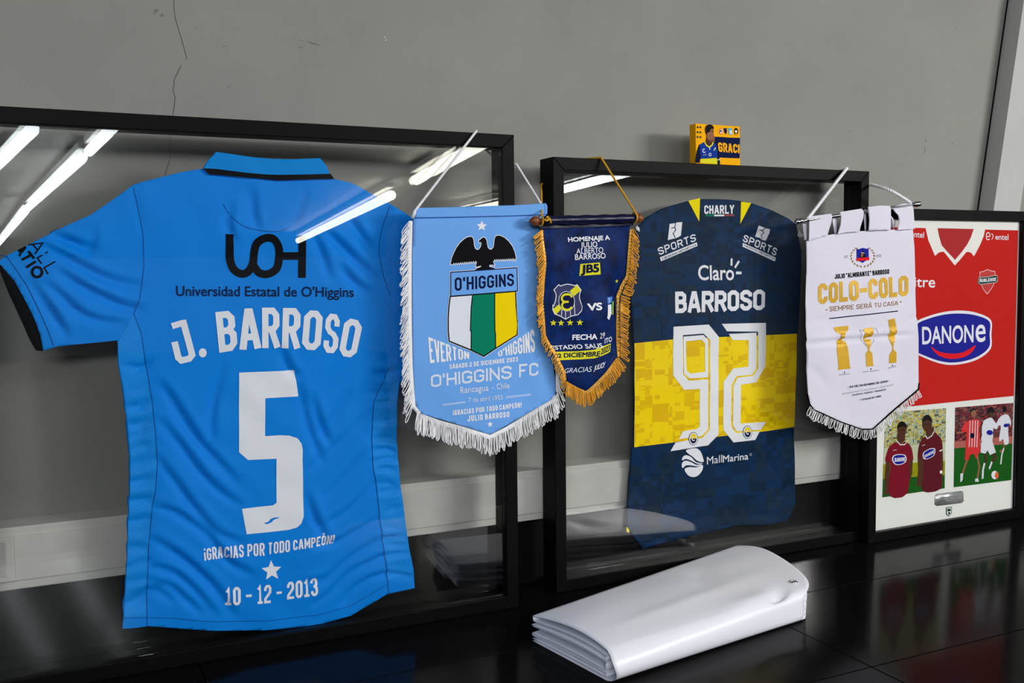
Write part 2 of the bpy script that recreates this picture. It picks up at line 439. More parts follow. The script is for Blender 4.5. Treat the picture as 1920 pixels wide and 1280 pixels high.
# ------------------------------------------------------------------ lettering
_c, _k = 0.3, 0.13
_O = [(_c, 0), (1 - _c, 0), (1, _k), (1, 1 - _k), (1 - _c, 1), (_c, 1), (0, 1 - _k), (0, _k)]
GL = {
 'O': [('c', _O)], '0': [('c', _O)],
 'A': [('o', [(0, 0), (.40, 1), (.60, 1), (1, 0)]), ('o', [(.12, .26), (.88, .26)])],
 'B': [('c', [(0, 0), (1 - _c, 0), (1, _k), (1, .52 - _k), (1 - _c, .52), (0, .52)]), ('c', [(0, .52), (.95 - _c, .52), (.95, .52 + _k), (.95, 1 - _k), (.95 - _c, 1), (0, 1)])],
 'C': [('o', [(1, .7), (1, 1 - _k), (1 - _c, 1), (_c, 1), (0, 1 - _k), (0, _k), (_c, 0), (1 - _c, 0), (1, _k), (1, .3)])],
 'D': [('c', [(0, 0), (1 - _c, 0), (1, _k), (1, 1 - _k), (1 - _c, 1), (0, 1)])],
 'E': [('o', [(1, 1), (0, 1), (0, 0), (1, 0)]), ('o', [(0, .5), (.85, .5)])],
 'F': [('o', [(1, 1), (0, 1), (0, -.0)]), ('o', [(0, .48), (.85, .48)])],
 'G': [('o', [(1, .72), (1, 1 - _k), (1 - _c, 1), (_c, 1), (0, 1 - _k), (0, _k), (_c, 0), (1 - _c, 0), (1, _k), (1, .47), (.5, .47)])],
 'H': [('o', [(0, 0), (0, 1)]), ('o', [(1, 0), (1, 1)]), ('o', [(0, .5), (1, .5)])],
 'I': [('o', [(.5, 0), (.5, 1)])],
 'J': [('o', [(1, 1), (1, _k), (1 - _c, 0), (_c, 0), (0, _k), (0, .32)])],
 'K': [('o', [(0, 0), (0, 1)]), ('o', [(1, 1), (.12, .48), (1, 0)])],
 'L': [('o', [(0, 1), (0, 0), (1, 0)])],
 'M': [('o', [(0, 0), (0, 1)]), ('o', [(1, 0), (1, 1)]), ('o', [(0, 1), (.5, .3), (1, 1)])],
 'N': [('o', [(0, 0), (0, 1)]), ('o', [(1, 0), (1, 1)]), ('o', [(0, 1), (1, 0)])],
 'P': [('o', [(0, 0), (0, 1), (1 - _c, 1), (1, 1 - _k), (1, .44 + _k), (1 - _c, .44), (0, .44)])],
 'R': [('o', [(0, 0), (0, 1), (1 - _c, 1), (1, 1 - _k), (1, .46 + _k), (1 - _c, .46), (0, .46)]), ('o', [(.55, .46), (1, 0)])],
 'S': [('o', [(1, .72), (1, 1 - _k), (1 - _c, 1), (_c, 1), (0, 1 - _k), (0, .54 + _k), (_c, .54), (1 - _c, .48), (1, .48 - _k), (1, _k), (1 - _c, 0), (_c, 0), (0, _k), (0, .28)])],
 'T': [('o', [(-.05, 1), (1.05, 1)]), ('o', [(.5, 1), (.5, 0)])],
 'U': [('o', [(0, 1), (0, _k), (_c, 0), (1 - _c, 0), (1, _k), (1, 1)])],
 'V': [('o', [(0, 1), (.45, 0), (.55, 0), (1, 1)])],
 'W': [('o', [(0, 1), (.25, 0), (.5, .7), (.75, 0), (1, 1)])],
 'X': [('o', [(0, 0), (1, 1)]), ('o', [(0, 1), (1, 0)])],
 'Y': [('o', [(0, 1), (.5, .45), (1, 1)]), ('o', [(.5, .45), (.5, 0)])],
 'Z': [('o', [(0, 1), (1, 1), (0, 0), (1, 0)])],
 '1': [('o', [(-.1, .8), (.55, 1), (.55, 0)]), ('o', [(0.0, 0), (1.0, 0)])],
 '2': [('o', [(0, .7), (0, 1 - _k), (_c, 1), (1 - _c, 1), (1, 1 - _k), (1, .6), (0, .18), (0, 0), (1, 0)])],
 '3': [('o', [(0, .74), (0, 1 - _k), (_c, 1), (1 - _c, 1), (1, 1 - _k), (1, .54 + _k), (.8, .52), (.35, .52)]), ('o', [(.8, .52), (1, .5 - _k), (1, _k), (1 - _c, 0), (_c, 0), (0, _k), (0, .26)])],
 '4': [('o', [(.8, 0), (.8, 1), (0, .3), (1.05, .3)])],
 '5': [('o', [(1, 1), (0, 1), (0, .57), (1 - _c, .57), (1, .57 - _k), (1, _k), (1 - _c, 0), (0, 0)])],
 '7': [('o', [(0, 1), (1, 1), (.35, 0)])],
 '9': [('o', [(1, .5), (_c, .46), (0, .5 + _k), (0, 1 - _k), (_c, 1), (1 - _c, 1), (1, 1 - _k), (1, _k), (1 - _c, 0), (0, 0)])],
 '!': [('o', [(.5, .3), (.5, 1)]), ('o', [(.5, 0), (.5, .1)])],
 '¡': [('o', [(.5, .7), (.5, -.1)]), ('o', [(.5, 1), (.5, .9)])],
 '-': [('o', [(0, .48), (1, .48)])], '.': [('o', [(.5, -.04), (.5, .06)])], '·': [('o', [(.5, .42), (.5, .52)])],
 "'": [('o', [(.5, .72), (.5, 1)])], '"': [('o', [(.15, .75), (.15, 1)]), ('o', [(.85, .75), (.85, 1)])], ',': [('o', [(.5, .05), (.3, -.15)])],
 '/': [('o', [(0, 0), (1, 1)])],
}
_ac = ('o', [(.35, 1.2), (.75, 1.36)])
for a, b in (('Á', 'A'), ('É', 'E'), ('Í', 'I'), ('Ó', 'O'), ('Ú', 'U')): GL[a] = GL[b] + [_ac]
GL['Ñ'] = GL['N'] + [('o', [(.1, 1.22), (.4, 1.3), (.6, 1.22), (.9, 1.3)])]
WID = {'I': 0.0, 'Í': 0.0, '!': 0.0, '¡': 0.0, '.': 0.0, '·': 0.0, "'": 0.0, ',': 0.1, '"': .45, '-': .55, ' ': .35, 'M': 1.45, 'W': 1.6, '1': .6, 'T': 1.05, 'A': 1.12, 'Á': 1.12, 'E': .88, 'F': .85, 'L': .85, 'É': .88}
def stroke_text(t, asp, w, gap=0.55, widths=None):
    """block capitals: box is asp wide and 1 high; w is the stroke thickness"""
    ws = [(WID.get(c, 1.0) if not widths else widths.get(c, WID.get(c, 1.0))) for c in t]
    w = min(w, asp / (sum(1 for c in t if c != ' ') + (len(t) - 1) * gap + 1.75 * max(0.1, sum(ws))))
    # total = sum(ws)*U + n*w(for stroke body) + (n-1)*gap*w
    body = sum(w for c in t if c != ' ') + (len(t) - 1) * gap * w
    U = max(0.05, (asp - body) / max(0.1, sum(ws)))
    x = 0.0; out = {}
    for c, k in zip(t, ws):
        if c != ' ':
            cw = k * U
            for gi, (typ, pl) in enumerate(GL.get(c, GL['-'])):
                P = [(x + w / 2 + px * (cw if cw > 0 else 0), w / 2 + py * (1 - w)) for px, py in pl]
                if typ == 'o':
                    for e0, e1 in ((0, 1), (-1, -2)):
                        q = pl[e0]; dx = P[e0][0] - P[e1][0]; dy = P[e0][1] - P[e1][1]; l = math.hypot(dx, dy) + 1e-9
                        if (abs(dy) > abs(dx) and q[1] in (0, 1)) or (abs(dx) >= abs(dy) and q[0] in (0, 1) and cw > 0):
                            P[e0] = (P[e0][0] + dx / l * w / 2, P[e0][1] + dy / l * w / 2)
                out.setdefault(gi, []).extend(ribbon(P, w, typ == 'c'))
            x += cw + w + gap * w
        else: x += k * U + gap * w
    return out

_fcache = {}
def raw_font(t, bold, shear):
    key = (t, bold, shear)
    if key in _fcache: return _fcache[key]
    cu = bpy.data.curves.new('t', 'FONT'); cu.body = t; cu.offset = bold; cu.shear = shear
    cu.resolution_u = 5; cu.fill_mode = 'FRONT'
    o = bpy.data.objects.new('t', cu); COL.objects.link(o)
    dg = bpy.context.evaluated_depsgraph_get(); dg.update()
    me = o.evaluated_get(dg).to_mesh(); me.calc_loop_triangles()
    v = [x.co.copy() for x in me.vertices]
    tr = [[(v[i].x, v[i].y) for i in l.vertices] for l in me.loop_triangles]
    o.evaluated_get(dg).to_mesh_clear()
    bpy.data.objects.remove(o); bpy.data.curves.remove(cu)
    _fcache[key] = tr
    return tr
def font_text(t, asp, bold=0.0, shear=0.0):
    ref = raw_font('H', 0.0, 0.0); cap = max(p[1] for q in ref for p in q)
    tr = raw_font(t, 0.0, shear); B = max(0.0, bold)
    x0 = min(p[0] for q in tr for p in q) - B; x1 = max(p[0] for q in tr for p in q) + B
    out = {}
    for k in range(9 if B else 1):
        dx, dy = (B * math.cos(k * math.pi / 4), B * math.sin(k * math.pi / 4)) if k < 8 and B else (0, 0)
        out[k] = [[((p[0] + dx - x0) / (x1 - x0) * asp, (p[1] + dy + B) / (cap + 2 * B)) for p in q] for q in tr]
    return out

def rect(x0, y0, x1, y1): return [(x0, y0), (x1, y0), (x1, y1), (x0, y1)]

# ================================================================== THE ROOM
WALL_Y = 0.165
def struct(o): o['kind'] = 'structure'; return o
b = MB(); b.box(-6, 7, WALL_Y, WALL_Y + 0.15, 0, 3.0); wall = struct(b.build('wall_front', M_WALL))
b = MB(); b.box(-6, 7, -26, WALL_Y + 0.15, -0.1, 0); struct(b.build('floor', M_FLOOR))
b = MB(); b.box(-6, 13, -26, WALL_Y + 0.15, 2.5, 2.6); struct(b.build('ceiling', M_CEIL))
b = MB(); b.box(-6, 7, 0.122, WALL_Y, 0, ZT + 0.137); struct(b.build('baseboard_front', M_BLACKP))
WS = Surf((0, WALL_Y, ZT), lean=0.0)
# crack, scuffs and paint chip on the wall
wz = Z(200, 0, 3.2)
pc = Part(WS, 'wall_crack', wall)
WSoff = WS.O.copy()
pc.S = Surf((0, WALL_Y, 0), lean=0.0)
pc.line(wz((403, -8), (405, 60), (412, 110), (428, 165), (445, 220), (465, 290), (482, 355)), 0.8, M_CRACK, 0.0006)
pc.line(wz((446, 392), (425, 440), (404, 480), (406, 505), (397, 535), (411, 585), (405, 640), (396, 700)), 0.9, M_CRACK, 0.0006)
pc.line([(319, 250), (318, 300), (309, 330)], 0.6, M_CRACK, 0.0006)
pc.done(smooth=False).matrix_basis = pc.S.matrix()
ps = Part(pc.S, 'wall_scuff', wall)
for q in ([(285, 60), (300, 52), (312, 66), (298, 75), (280, 88)], [(318, 85), (335, 80), (348, 98), (330, 102)], [(520, 155), (541, 168), (536, 172)],
          [(690, 273), (720, 278), (700, 283)], [(1140, 235), (1185, 247), (1160, 245)], [(1200, 245), (1260, 262), (1285, 275), (1225, 262)],
          [(1145, 281), (1195, 285), (1160, 288)], [(722, 514), (745, 522), (728, 525)]):
    ps.poly(wz(q), M_SCUFF, 0.0005)
wr = Z(1480, 0, 3.2)
for q in ([(816, 835), (822, 835), (821, 852), (816, 850)], [(812, 880), (816, 880), (813, 920), (810, 918)], [(972, 857), (982, 858), (980, 867), (972, 866)], [(990, 180), (1005, 160), (996, 180)], [(355, 780), (372, 790), (360, 790)]):
    ps.poly(wr(q), M_SCUFF, 0.0005)
ps.done(smooth=False).matrix_basis = pc.S.matrix()
pp = Part(pc.S, 'paint_chip', wall)
pp.poly(wz((1666, 220), (1672, 217), (1671, 232)), M_CHIP, 0.0006).poly(wz((1672, 236), (1679, 238), (1677, 246), (1671, 244)), M_CHIP, 0.0006)
pp.done(smooth=False).matrix_basis = pc.S.matrix()
# the slanting post on the right of the wall
b = MB()
def post(z):
    x = 1.4388 + (z - 0.7965) * 0.1462
    return [(x, WALL_Y), (x - 0.0025, WALL_Y - 0.05), (x + 0.0985, WALL_Y - 0.05), (x + 0.1, WALL_Y)]
lo = post(-0.75); hi = post(2.2)
b.v = [(x, y, 0.0) for x, y in lo] + [(x, y, ZT + 2.2) for x, y in hi]
b.f = [(0, 1, 2, 3), (7, 6, 5, 4)] + [(i, (i + 1) % 4, 4 + (i + 1) % 4, 4 + i) for i in range(4)]
M_POST = mat('light_grey_post_paint', (186, 187, 186), 0.65, 0.06, var=(6, 0.03))
struct(b.build('trim_1', M_POST))
b = MB(); b.v = [(x + dx, WALL_Y - dy, z) for z, q in ((0, lo), (ZT + 2.2, hi)) for x in (q[0][0],) for dx, dy in ((-0.004, 0), (-0.004, 0.002), (0.0, 0.002), (0.0, 0))]
b.f = [(0, 1, 2, 3), (7, 6, 5, 4)] + [(i, (i + 1) % 4, 4 + (i + 1) % 4, 4 + i) for i in range(4)]
struct(b.build('trim_2', M_BLACKP))

# cable trunking along the wall
DY = 0.1
root = empty('cable_trunking', Matrix.Translation((0.5, DY, ZT + 0.136)), 'long dirty white cable trunking running along the wall behind the picture frames', 'cable trunking')
b = MB(); b.box(-4.5, 5.0, 0.004, 0.065, 0.0, 0.104); b.build('trunking_body', M_DUCT, root, bevel=0.002)
b = MB(); b.box(-4.5, 5.0, 0.0, 0.006, 0.0155, 0.0895); b.build('trunking_lid', M_DUCT, root, bevel=0.0012)
# socket at the left edge
q0 = Surf((0, DY, ZT), 0.0).at(26, 1022); q1 = Surf((0, DY, ZT), 0.0).at(24, 1106)
sx1 = q0[0]
root = empty('power_socket', Matrix.Translation((sx1 - 0.06, DY, ZT + 0.19)), 'dirty white square socket plate mounted on the trunking at the left edge', 'socket')
b = MB()
b.box(-0.06, 0.06, -0.006, 0.0, -0.037, 0.037); b.build('face_plate', M_DUCT, root, bevel=0.002)
b = MB(); b.box(-0.05, 0.048, -0.009, -0.006, -0.027, 0.03)
b.build('socket_rim', mat('grey_socket_plastic', (182, 182, 178), 0.5, 0.4), root, bevel=0.001)
b = MB(); b.box(-0.05, 0.04, -0.0105, -0.009, -0.022, 0.024); b.build('socket_insert', mat('darker_socket_plastic', (175, 175, 172), 0.5, 0.4), root, bevel=0.0008)

# the table
root = empty('display_table', Matrix.Translation((0.5, -0.4, 0)), 'wide glossy black table that all the frames and the folded banner stand on', 'table')
gx = [-0.594, 0.404, 1.404, 2.402]; gy = [-0.503, -0.180]
xs = [-3.0, -1.592] + gx + [3.2]; ys = [-0.84] + gy + [0.1195]
b = MB(); g = 0.0011
for i in range(len(xs) - 1):
    for j in range(len(ys) - 1):
        b.box(xs[i] - 0.5 + g, xs[i + 1] - 0.5 - g, ys[j] + 0.4 + g, ys[j + 1] + 0.4 - g, ZT - 0.010, ZT)
b.build('table_top', M_TABLE, root, bevel=0.0006)
b = MB(); b.box(-3.5, 2.7, -0.44, 0.5195, ZT - 0.05, ZT - 0.0102); b.build('table_base', M_BLACKP, root)
for x in (-3.4, -0.4, 2.6):
    for y in (-0.4, 0.46):
        b = MB(); b.box(x - 0.03, x + 0.03, y - 0.03, y + 0.03, 0, ZT - 0.05); b.build('leg', M_BLACKP, root)

# fluorescent lamps of the hall (seen as reflections in the glazing)
M_TUBE = emit_mat('lit_fluorescent_tube', (0.90, 0.97, 1.0, 1), 9)
M_TUBEW = emit_mat('lit_warm_tube', (1.0, 0.97, 0.84, 1), 9)
M_HOUS = mat('white_lamp_housing', (215, 215, 212), 0.5, 0.4)
def lamp(a, c, w, tube):
    a = Vector(a); c = Vector(c); d = c - a; L = d.length; mid = (a + c) / 2
    M = Matrix.Translation((mid.x, mid.y, 2.46)) @ Matrix.Rotation(math.atan2(d.y, d.x), 4, 'Z')
    r = empty('fluorescent_lamp', M, 'white batten lamp with a lit fluorescent tube under the hall ceiling', 'lamp', 'fluorescent lamps on the hall ceiling')
    b = MB(); b.box(-L / 2, L / 2, -w * 0.22, w * 0.22, -0.045, 0.0); b.build('lamp_housing', M_HOUS, r)
    b = MB(); b.tube([(-L / 2 + 0.03, 0, -0.045 - w * .5), (L / 2 - 0.03, 0, -0.045 - w * .5)], w / 3.3, 10); b.build('tube', tube, r)
LAMPS_HERE = 1
for a, c, w, t in (((-1.2, -17.3, 0), (-0.77, -10.15, 0), 0.13, M_TUBE), ((-0.752, -9.85, 0), (-0.425, -5.75, 0), 0.12, M_TUBE), ((-0.40, -5.5, 0), (-0.29, -3.9, 0), 0.11, M_TUBE),
                   ((-1.15, -7.8, 0), (-0.74, -4.6, 0), 0.12, M_TUBE),
                   ((3.42, -15.2, 0), (2.42, -7.5, 0), 0.16, M_TUBEW), ((2.25, -6.4, 0), (1.86, -3.9, 0), 0.14, M_TUBEW),
                   ((3.98, -9.4, 0), (3.95, -7.3, 0), 0.14, M_TUBEW), ((3.92, -6.7, 0), (3.72, -4.6, 0), 0.13, M_TUBE)):
    lamp(a, c, w, t)

# ================================================================== THE FRAMES
RW = 0.0245
def frame(xl, xr, y0, H, D, recess, label, backglass, name_panel=None):
    cx = (xl + xr) / 2; w = (xr - xl) / 2
    S = Surf((cx, y0, ZT + D * math.sin(LEAN) + 0.0002))
    root = empty('picture_frame', S.matrix(), label, 'picture frame')
    for k, poly in enumerate(([(-w, 0), (w, 0), (w - RW, RW), (-w + RW, RW)], [(w, 0), (w, H), (w - RW, H - RW), (w - RW, RW)],
                              [(w, H), (-w, H), (-w + RW, H - RW), (w - RW, H - RW)], [(-w, H), (-w, 0), (-w + RW, RW), (-w + RW, H - RW)])):
        m = MB(); m.prism(poly, -D, 0.0); m.build('frame_rail', M_FRAME, root, bevel=0.0012)
    e = w - RW - 0.0004
    m = MB(); m.box(-e, e, RW + 0.0004, H - RW - 0.0004, -recess - 0.002, -recess); m.build('front_glass', GLASS, root)
    if backglass:
        m = MB(); m.box(-e, e, RW + 0.0004, H - RW - 0.0004, -backglass - 0.002, -backglass); m.build('back_glass', GLASS, root)
    return S, root
S1f, F1 = frame(-0.925, 0.003, 0.0, 0.9, 0.05, 0.010, 'large black picture frame, glazed, holding the bright blue football shirt', 0.044)
xr2 = Surf((0, 0.0347, ZT)).at(1630, 324)[0]; xl2 = Surf((0, 0.0347, ZT)).at(1040, 700)[0]
S2f, F2 = frame(xl2, xr2, 0.0347, 0.8665, 0.055, 0.034, 'black glazed picture frame holding the navy and yellow shirt, middle one of the three', 0.051)
xl3 = Surf((0, 0.00686, ZT)).at(1643, 950)[0] - RW; xr3 = Surf((0, 0.00686, ZT)).at(1909, 850)[0] + RW
S3f, F3 = frame(xl3, xr3, 0.00686, 0.7824, 0.026, 0.006, 'black picture frame with white mat holding a red shirt and two photo prints', None)
PX = 0.00108                                        # about one photograph pixel at the first frame, metres

def folds(S, defs, rip=None, edge=None):
    """height field of cloth: creases along photograph polylines (points, width px, depth mm)"""
    F_ = []
    for pl, w, a in defs:
        F_.append((np.array(S.pts(smooth_line(pl, 4))), w * PX, a * 0.001))
    def h(s, t):
        z = np.zeros_like(s)
        for P, w, a in F_:
            lo = P.min(0) - 4 * w; hi = P.max(0) + 4 * w
            I = np.where((s > lo[0]) & (s < hi[0]) & (t > lo[1]) & (t < hi[1]))[0]
            if not len(I): continue
            x, y = s[I], t[I]; best = np.full(len(I), 1e9); par = np.zeros(len(I)); n = len(P) - 1
            for i in range(n):
                A, B = P[i], P[i + 1]; d = B - A; L2 = d @ d + 1e-15
                u = np.clip(((x - A[0]) * d[0] + (y - A[1]) * d[1]) / L2, 0, 1)
                dd = (x - A[0] - u * d[0]) ** 2 + (y - A[1] - u * d[1]) ** 2
                m = dd < best; best[m] = dd[m]; par[m] = (i + u[m]) / n
            z[I] += a * np.exp(-best / (w * w)) * np.sin(np.pi * np.clip(0.08 + par * 0.84, 0, 1)) ** 0.8
        if rip is not None: z = z + rip(s, t)
        return z
    return h

# ================================================================== BLUE FOOTBALL SHIRT
c1 = Z(0, 180, 4.0); c2 = Z(380, 260, 4.2675); c3 = Z(0, 420, 4.922); c4 = Z(300, 560, 4.0); c5 = Z(200, 860, 3.048)
J1 = Surf(S1f.O); J1.d = -0.021
xc, yb = J1.at(500, 1180)
J1.O = J1.O + J1.u * xc + J1.v * yb
root = empty('football_shirt', J1.matrix(), 'bright blue short sleeved football shirt with number 5, mounted behind glass', 'football shirt')
defs = []
for pl in ([(296, 862), (330, 905), (370, 960), (410, 1001), (450, 1016)], [(288, 950), (330, 962), (390, 1005), (430, 1055), (470, 1075)],
           [(285, 1010), (338, 1044), (397, 1096), (435, 1150)], [(284, 1062), (331, 1078), (370, 1114), (400, 1150)], [(282, 1090), (320, 1100), (350, 1125), (378, 1150)],
           [(246, 1125), (262, 1112), (290, 1106), (325, 1128)],
           [(714, 1008), (690, 1022), (653, 1048), (612, 1084), (575, 1092)], [(720, 1044), (690, 1055), (655, 1075), (620, 1110), (590, 1132)], [(722, 1075), (690, 1085), (664, 1105), (645, 1130)],
           [(712, 968), (668, 996), (626, 1018), (590, 1020)], [(576, 930), (592, 975), (612, 1012)], [(705, 900), (660, 950), (610, 985)],
           [(300, 720), (320, 745), (345, 785), (375, 830), (405, 862), (440, 900)], [(302, 790), (325, 818), (350, 850), (378, 888), (410, 920), (445, 945)],
           [(562, 725), (572, 770), (584, 815), (604, 865)], [(585, 745), (598, 790), (615, 828)], [(655, 735), (640, 762), (622, 790), (600, 815)], [(690, 770), (650, 815), (615, 850), (585, 880)],
           [(528, 655), (542, 690), (556, 705)], [(420, 690), (400, 760), (395, 830)], [(680, 850), (650, 890), (615, 930)],
           [(85, 462), (115, 478), (145, 495), (200, 522), (262, 536)], [(112, 510), (162, 542), (223, 570), (262, 578)], [(60, 530), (85, 568), (108, 603), (124, 630)],
           [(80, 528), (114, 555), (152, 588), (190, 602), (225, 606)], [(97, 440), (130, 452), (168, 468)], [(180, 430), (172, 455), (165, 470)],
           [(614, 436), (640, 460), (664, 485), (712, 526)], [(655, 405), (676, 438), (694, 468)], [(590, 445), (606, 480), (618, 520)], [(640, 500), (665, 530), (690, 545)],
           [(435, 380), (428, 420), (440, 455)], [(475, 360), (476, 400), (484, 430)], [(575, 360), (560, 400), (545, 430)]):
    defs.append((pl, 6.5, -8.5)); defs.append(([(x + 8, y - 10) for x, y in pl], 9, 4.2))
for pl in ([(250, 352), (256, 380), (262, 410), (270, 438)],):
    defs.append((pl, 6, -2.5))
rq = random.Random(11)
y = 676.0
while y < 1090:                                      # gathered side panels
    x0 = 702 + 0.00012 * (y - 800) ** 2
    a = rq.uniform(2.5, 9.5); y2 = y + rq.uniform(-7, 7); e = 744 + max(0, (y - 900)) * 0.16
    defs.append(([(x0 + rq.uniform(-6, 12), y + rq.uniform(-2, 8)), (x0 + 26, y - 2), (e - rq.uniform(0, 8), y2)], rq.uniform(3.5, 7.5), -a))
    if rq.random() < 0.6: defs.append(([(x0 + 4, y + 8), (x0 + 26, y + 6), (e, y2 + 9)], rq.uniform(4, 7), a * 0.6))
    y += rq.uniform(13, 36)
y = 690.0
while y < 1140:
    a = rq.uniform(2, 8); y2 = y + rq.uniform(-4, 12)
    defs.append(([(241 - max(0, y - 900) * 0.03, y2), (262, y + rq.uniform(-4, 4)), (284 - rq.uniform(-4, 8), y - rq.uniform(2, 16))], rq.uniform(4, 8), -a))
    y += rq.uniform(14, 38)
defs.append(([(618, 440), (600, 520), (585, 600)], 26, 1.2)); defs.append(([(350, 430), (340, 520), (360, 640)], 26, 1.5))
def rip1(s, t):
    return 0.0006 * np.sin(s * 61 + 3 * np.sin(t * 17)) + 0.0005 * np.sin(t * 83 + 4 * np.sin(s * 23))
J1.h = folds(J1, defs, rip1)
ST = 0.0055
body = [(383, 322), (392, 330)] + c1((1480, 552), (1200, 610), (1000, 665), (870, 760), (680, 890), (500, 970), (270, 1085), (60, 1190))[0:0]
outline = c1((1530, 545), (1480, 550), (1340, 575), (1200, 610), (1080, 640), (1000, 665), (870, 760), (680, 890), (500, 970), (270, 1085), (60, 1190), (0, 1228), (-60, 1250), (-62, 1285)) \
    + c3((0, 370), (130, 520), (230, 700), (320, 880), (370, 1020), (400, 1168), (520, 1130), (700, 1110), (900, 1092), (1080, 1072), (1085, 1110), (1090, 1280)) \
    + [(230, 730), (237, 785), (243, 850)] + c5((135, 130), (125, 330), (115, 600), (95, 900), (90, 970), (150, 966), (240, 955), (350, 965), (600, 982), (900, 980), (1200, 950), (1400, 895), (1600, 775), (1760, 738), (1755, 640), (1730, 520), (1700, 300), (1680, 160), (1665, 0)) \
    + c4((1775, 1000), (1780, 760), (1800, 620)) + [(764, 716), (792, 700), (800, 450)] + c2((1690, 640), (1500, 520), (1420, 475), (1330, 430), (1260, 385), (1180, 350), (1045, 320)) + [(520, 338), (400, 328)]
Part(J1, 'shirt_body', root, ST).poly(outline, M_BLUE, 0.0).done(0.006)
p = Part(J1, 'sleeve_lining', root)
p.poly(c3((-60, 330), (0, 372), (130, 522), (230, 702), (320, 882), (370, 1022), (402, 1168), (380, 1172), (330, 1165), (270, 1060), (200, 900), (80, 640), (0, 440), (-70, 400)), M_BLACKF, -0.002); p.done(0.002)
p = Part(J1, 'sleeve_hem', root, ST)
p.line(c3((-30, 280), (65, 300), (150, 420), (250, 570), (330, 730), (400, 880), (450, 1000), (495, 1125)), 1.3, M_SEAM, 0.0007); p.done()
collar_o = c2((0, 240), (50, 165), (105, 107), (250, 128), (400, 150), (550, 162), (700, 167), (935, 157), (985, 215), (1015, 283), (1045, 322), (900, 330), (600, 332), (300, 312), (120, 292), (50, 285))
p = Part(J1, 'collar', root, ST)
p.poly(collar_o, M_BLUE3, 0.004); p.done(0.006)
p = Part(J1, 'collar_stripe', root, ST)
p.poly(c2((-2, 238), (110, 243), (220, 258), (350, 275), (480, 286), (600, 290), (800, 288), (1017, 282), (1046, 323), (900, 326), (600, 334), (350, 312), (120, 290), (48, 287)), M_BLACK, 0.0055); p.done()
p = Part(J1, 'side_panel', root, ST)
p.poly(c3((1235, 830), (1300, 1000), (1345, 1280)) + [(285, 750), (292, 820)] + c5((290, 0), (280, 180), (260, 280), (240, 500), (230, 780), (230, 900), (100, 905), (117, 600), (127, 330), (137, 130)) + [(245, 850), (239, 785), (232, 730)] + c3((1094, 1280), (1088, 1090)), M_BLUE2, 0.0006); p.done()
p = Part(J1, 'side_panel', root, ST)
p.poly(c4((1720, 520), (1600, 780), (1590, 1060), (1600, 1280)) + c5((1540, 130), (1565, 380), (1600, 620), (1605, 690), (1752, 660), (1728, 520), (1698, 300), (1678, 160), (1663, 0)) + c4((1772, 1000), (1777, 760), (1796, 620)), M_BLUE2, 0.0006); p.done()
p = Part(J1, 'stitching', root, ST)
p.line(c3((1235, 830), (1300, 1000), (1345, 1280)) + [(285, 750), (292, 820)] + c5((290, 20), (280, 180), (260, 280), (240, 500), (230, 780), (230, 955)), 1.1, M_SEAM, 0.0011)
p.line(c4((1720, 520), (1600, 780), (1590, 1060), (1600, 1280)) + c5((1540, 130), (1565, 380), (1600, 620), (1612, 775)), 1.0, M_SEAM, 0.0011)
p.line(c2((1495, 540), (1440, 700), (1415, 820), (1410, 900), (1440, 1080), (1500, 1260)), 1.2, M_SEAM, 0.0008)
p.line([(250, 352), (258, 385), (268, 435), (270, 500), (262, 560), (251, 589)], 1.0, M_SEAM, 0.0008)
p.line(smooth_line(c2((160, 520), (230, 620), (320, 695), (450, 730), (600, 742), (720, 700)), 5), 1.0, M_SEAM, 0.0008)
p.line(c5((100, 905), (230, 905), (400, 912), (600, 930), (900, 925), (1200, 893), (1400, 838), (1605, 715)), 0.9, M_SEAM, 0.0008)
p.done()
# printed lettering and badges
p = Part(J1, 'sponsor_logo', root, ST)
wave = smooth_line(c2((217, 762), (216, 860), (217, 960), (245, 1040), (305, 1080), (360, 1065), (400, 1000), (413, 900), (440, 830), (510, 793), (570, 805), (608, 870), (610, 960), (590, 1040), (520, 1082), (450, 1070), (405, 1010)), 5)
p.line(wave, 14.6, M_BLACK, 0.001).line(c2((600, 938), (800, 938)), 14.0, M_BLACK, 0.00102).line(c2((795, 778), (793, 1112)), 14.6, M_BLACK, 0.00104); p.done()
p = Part(J1, 'sponsor_lettering', root, ST)
p.text("Universidad Estatal de O'Higgins", [(330, 535.5), (663, 538), (663, 556.5), (330, 554.5)], M_INK, 0.001, bold=0.012); p.done()
p = Part(J1, 'sleeve_lettering', root)
for ln in ([(262, 190), (395, 174), (322, 276)], [(300, 184), (348, 240)], [(440, 256), (345, 312), (385, 366)], [(510, 345), (408, 402), (445, 462)]): p.line(c3(ln), 2.6, M_BLACK, 0.001)
for ln in ([(262, 250), (316, 318)], [(200, 330), (300, 278)], [(242, 400), (332, 343)]): p.line(c3(ln), 4.6, M_BLACK, 0.001)
p.poly(c3((158, 242), (235, 200), (246, 216), (216, 258), (202, 264), (188, 300), (170, 290), (182, 262)), M_BLACK, 0.001)
p.line(c3(ellipse(342, 442, 46, 46, 24)), 4.9, M_BLACK, 0.001, closed=True); p.done()
p = Part(J1, 'name_lettering', root, ST)
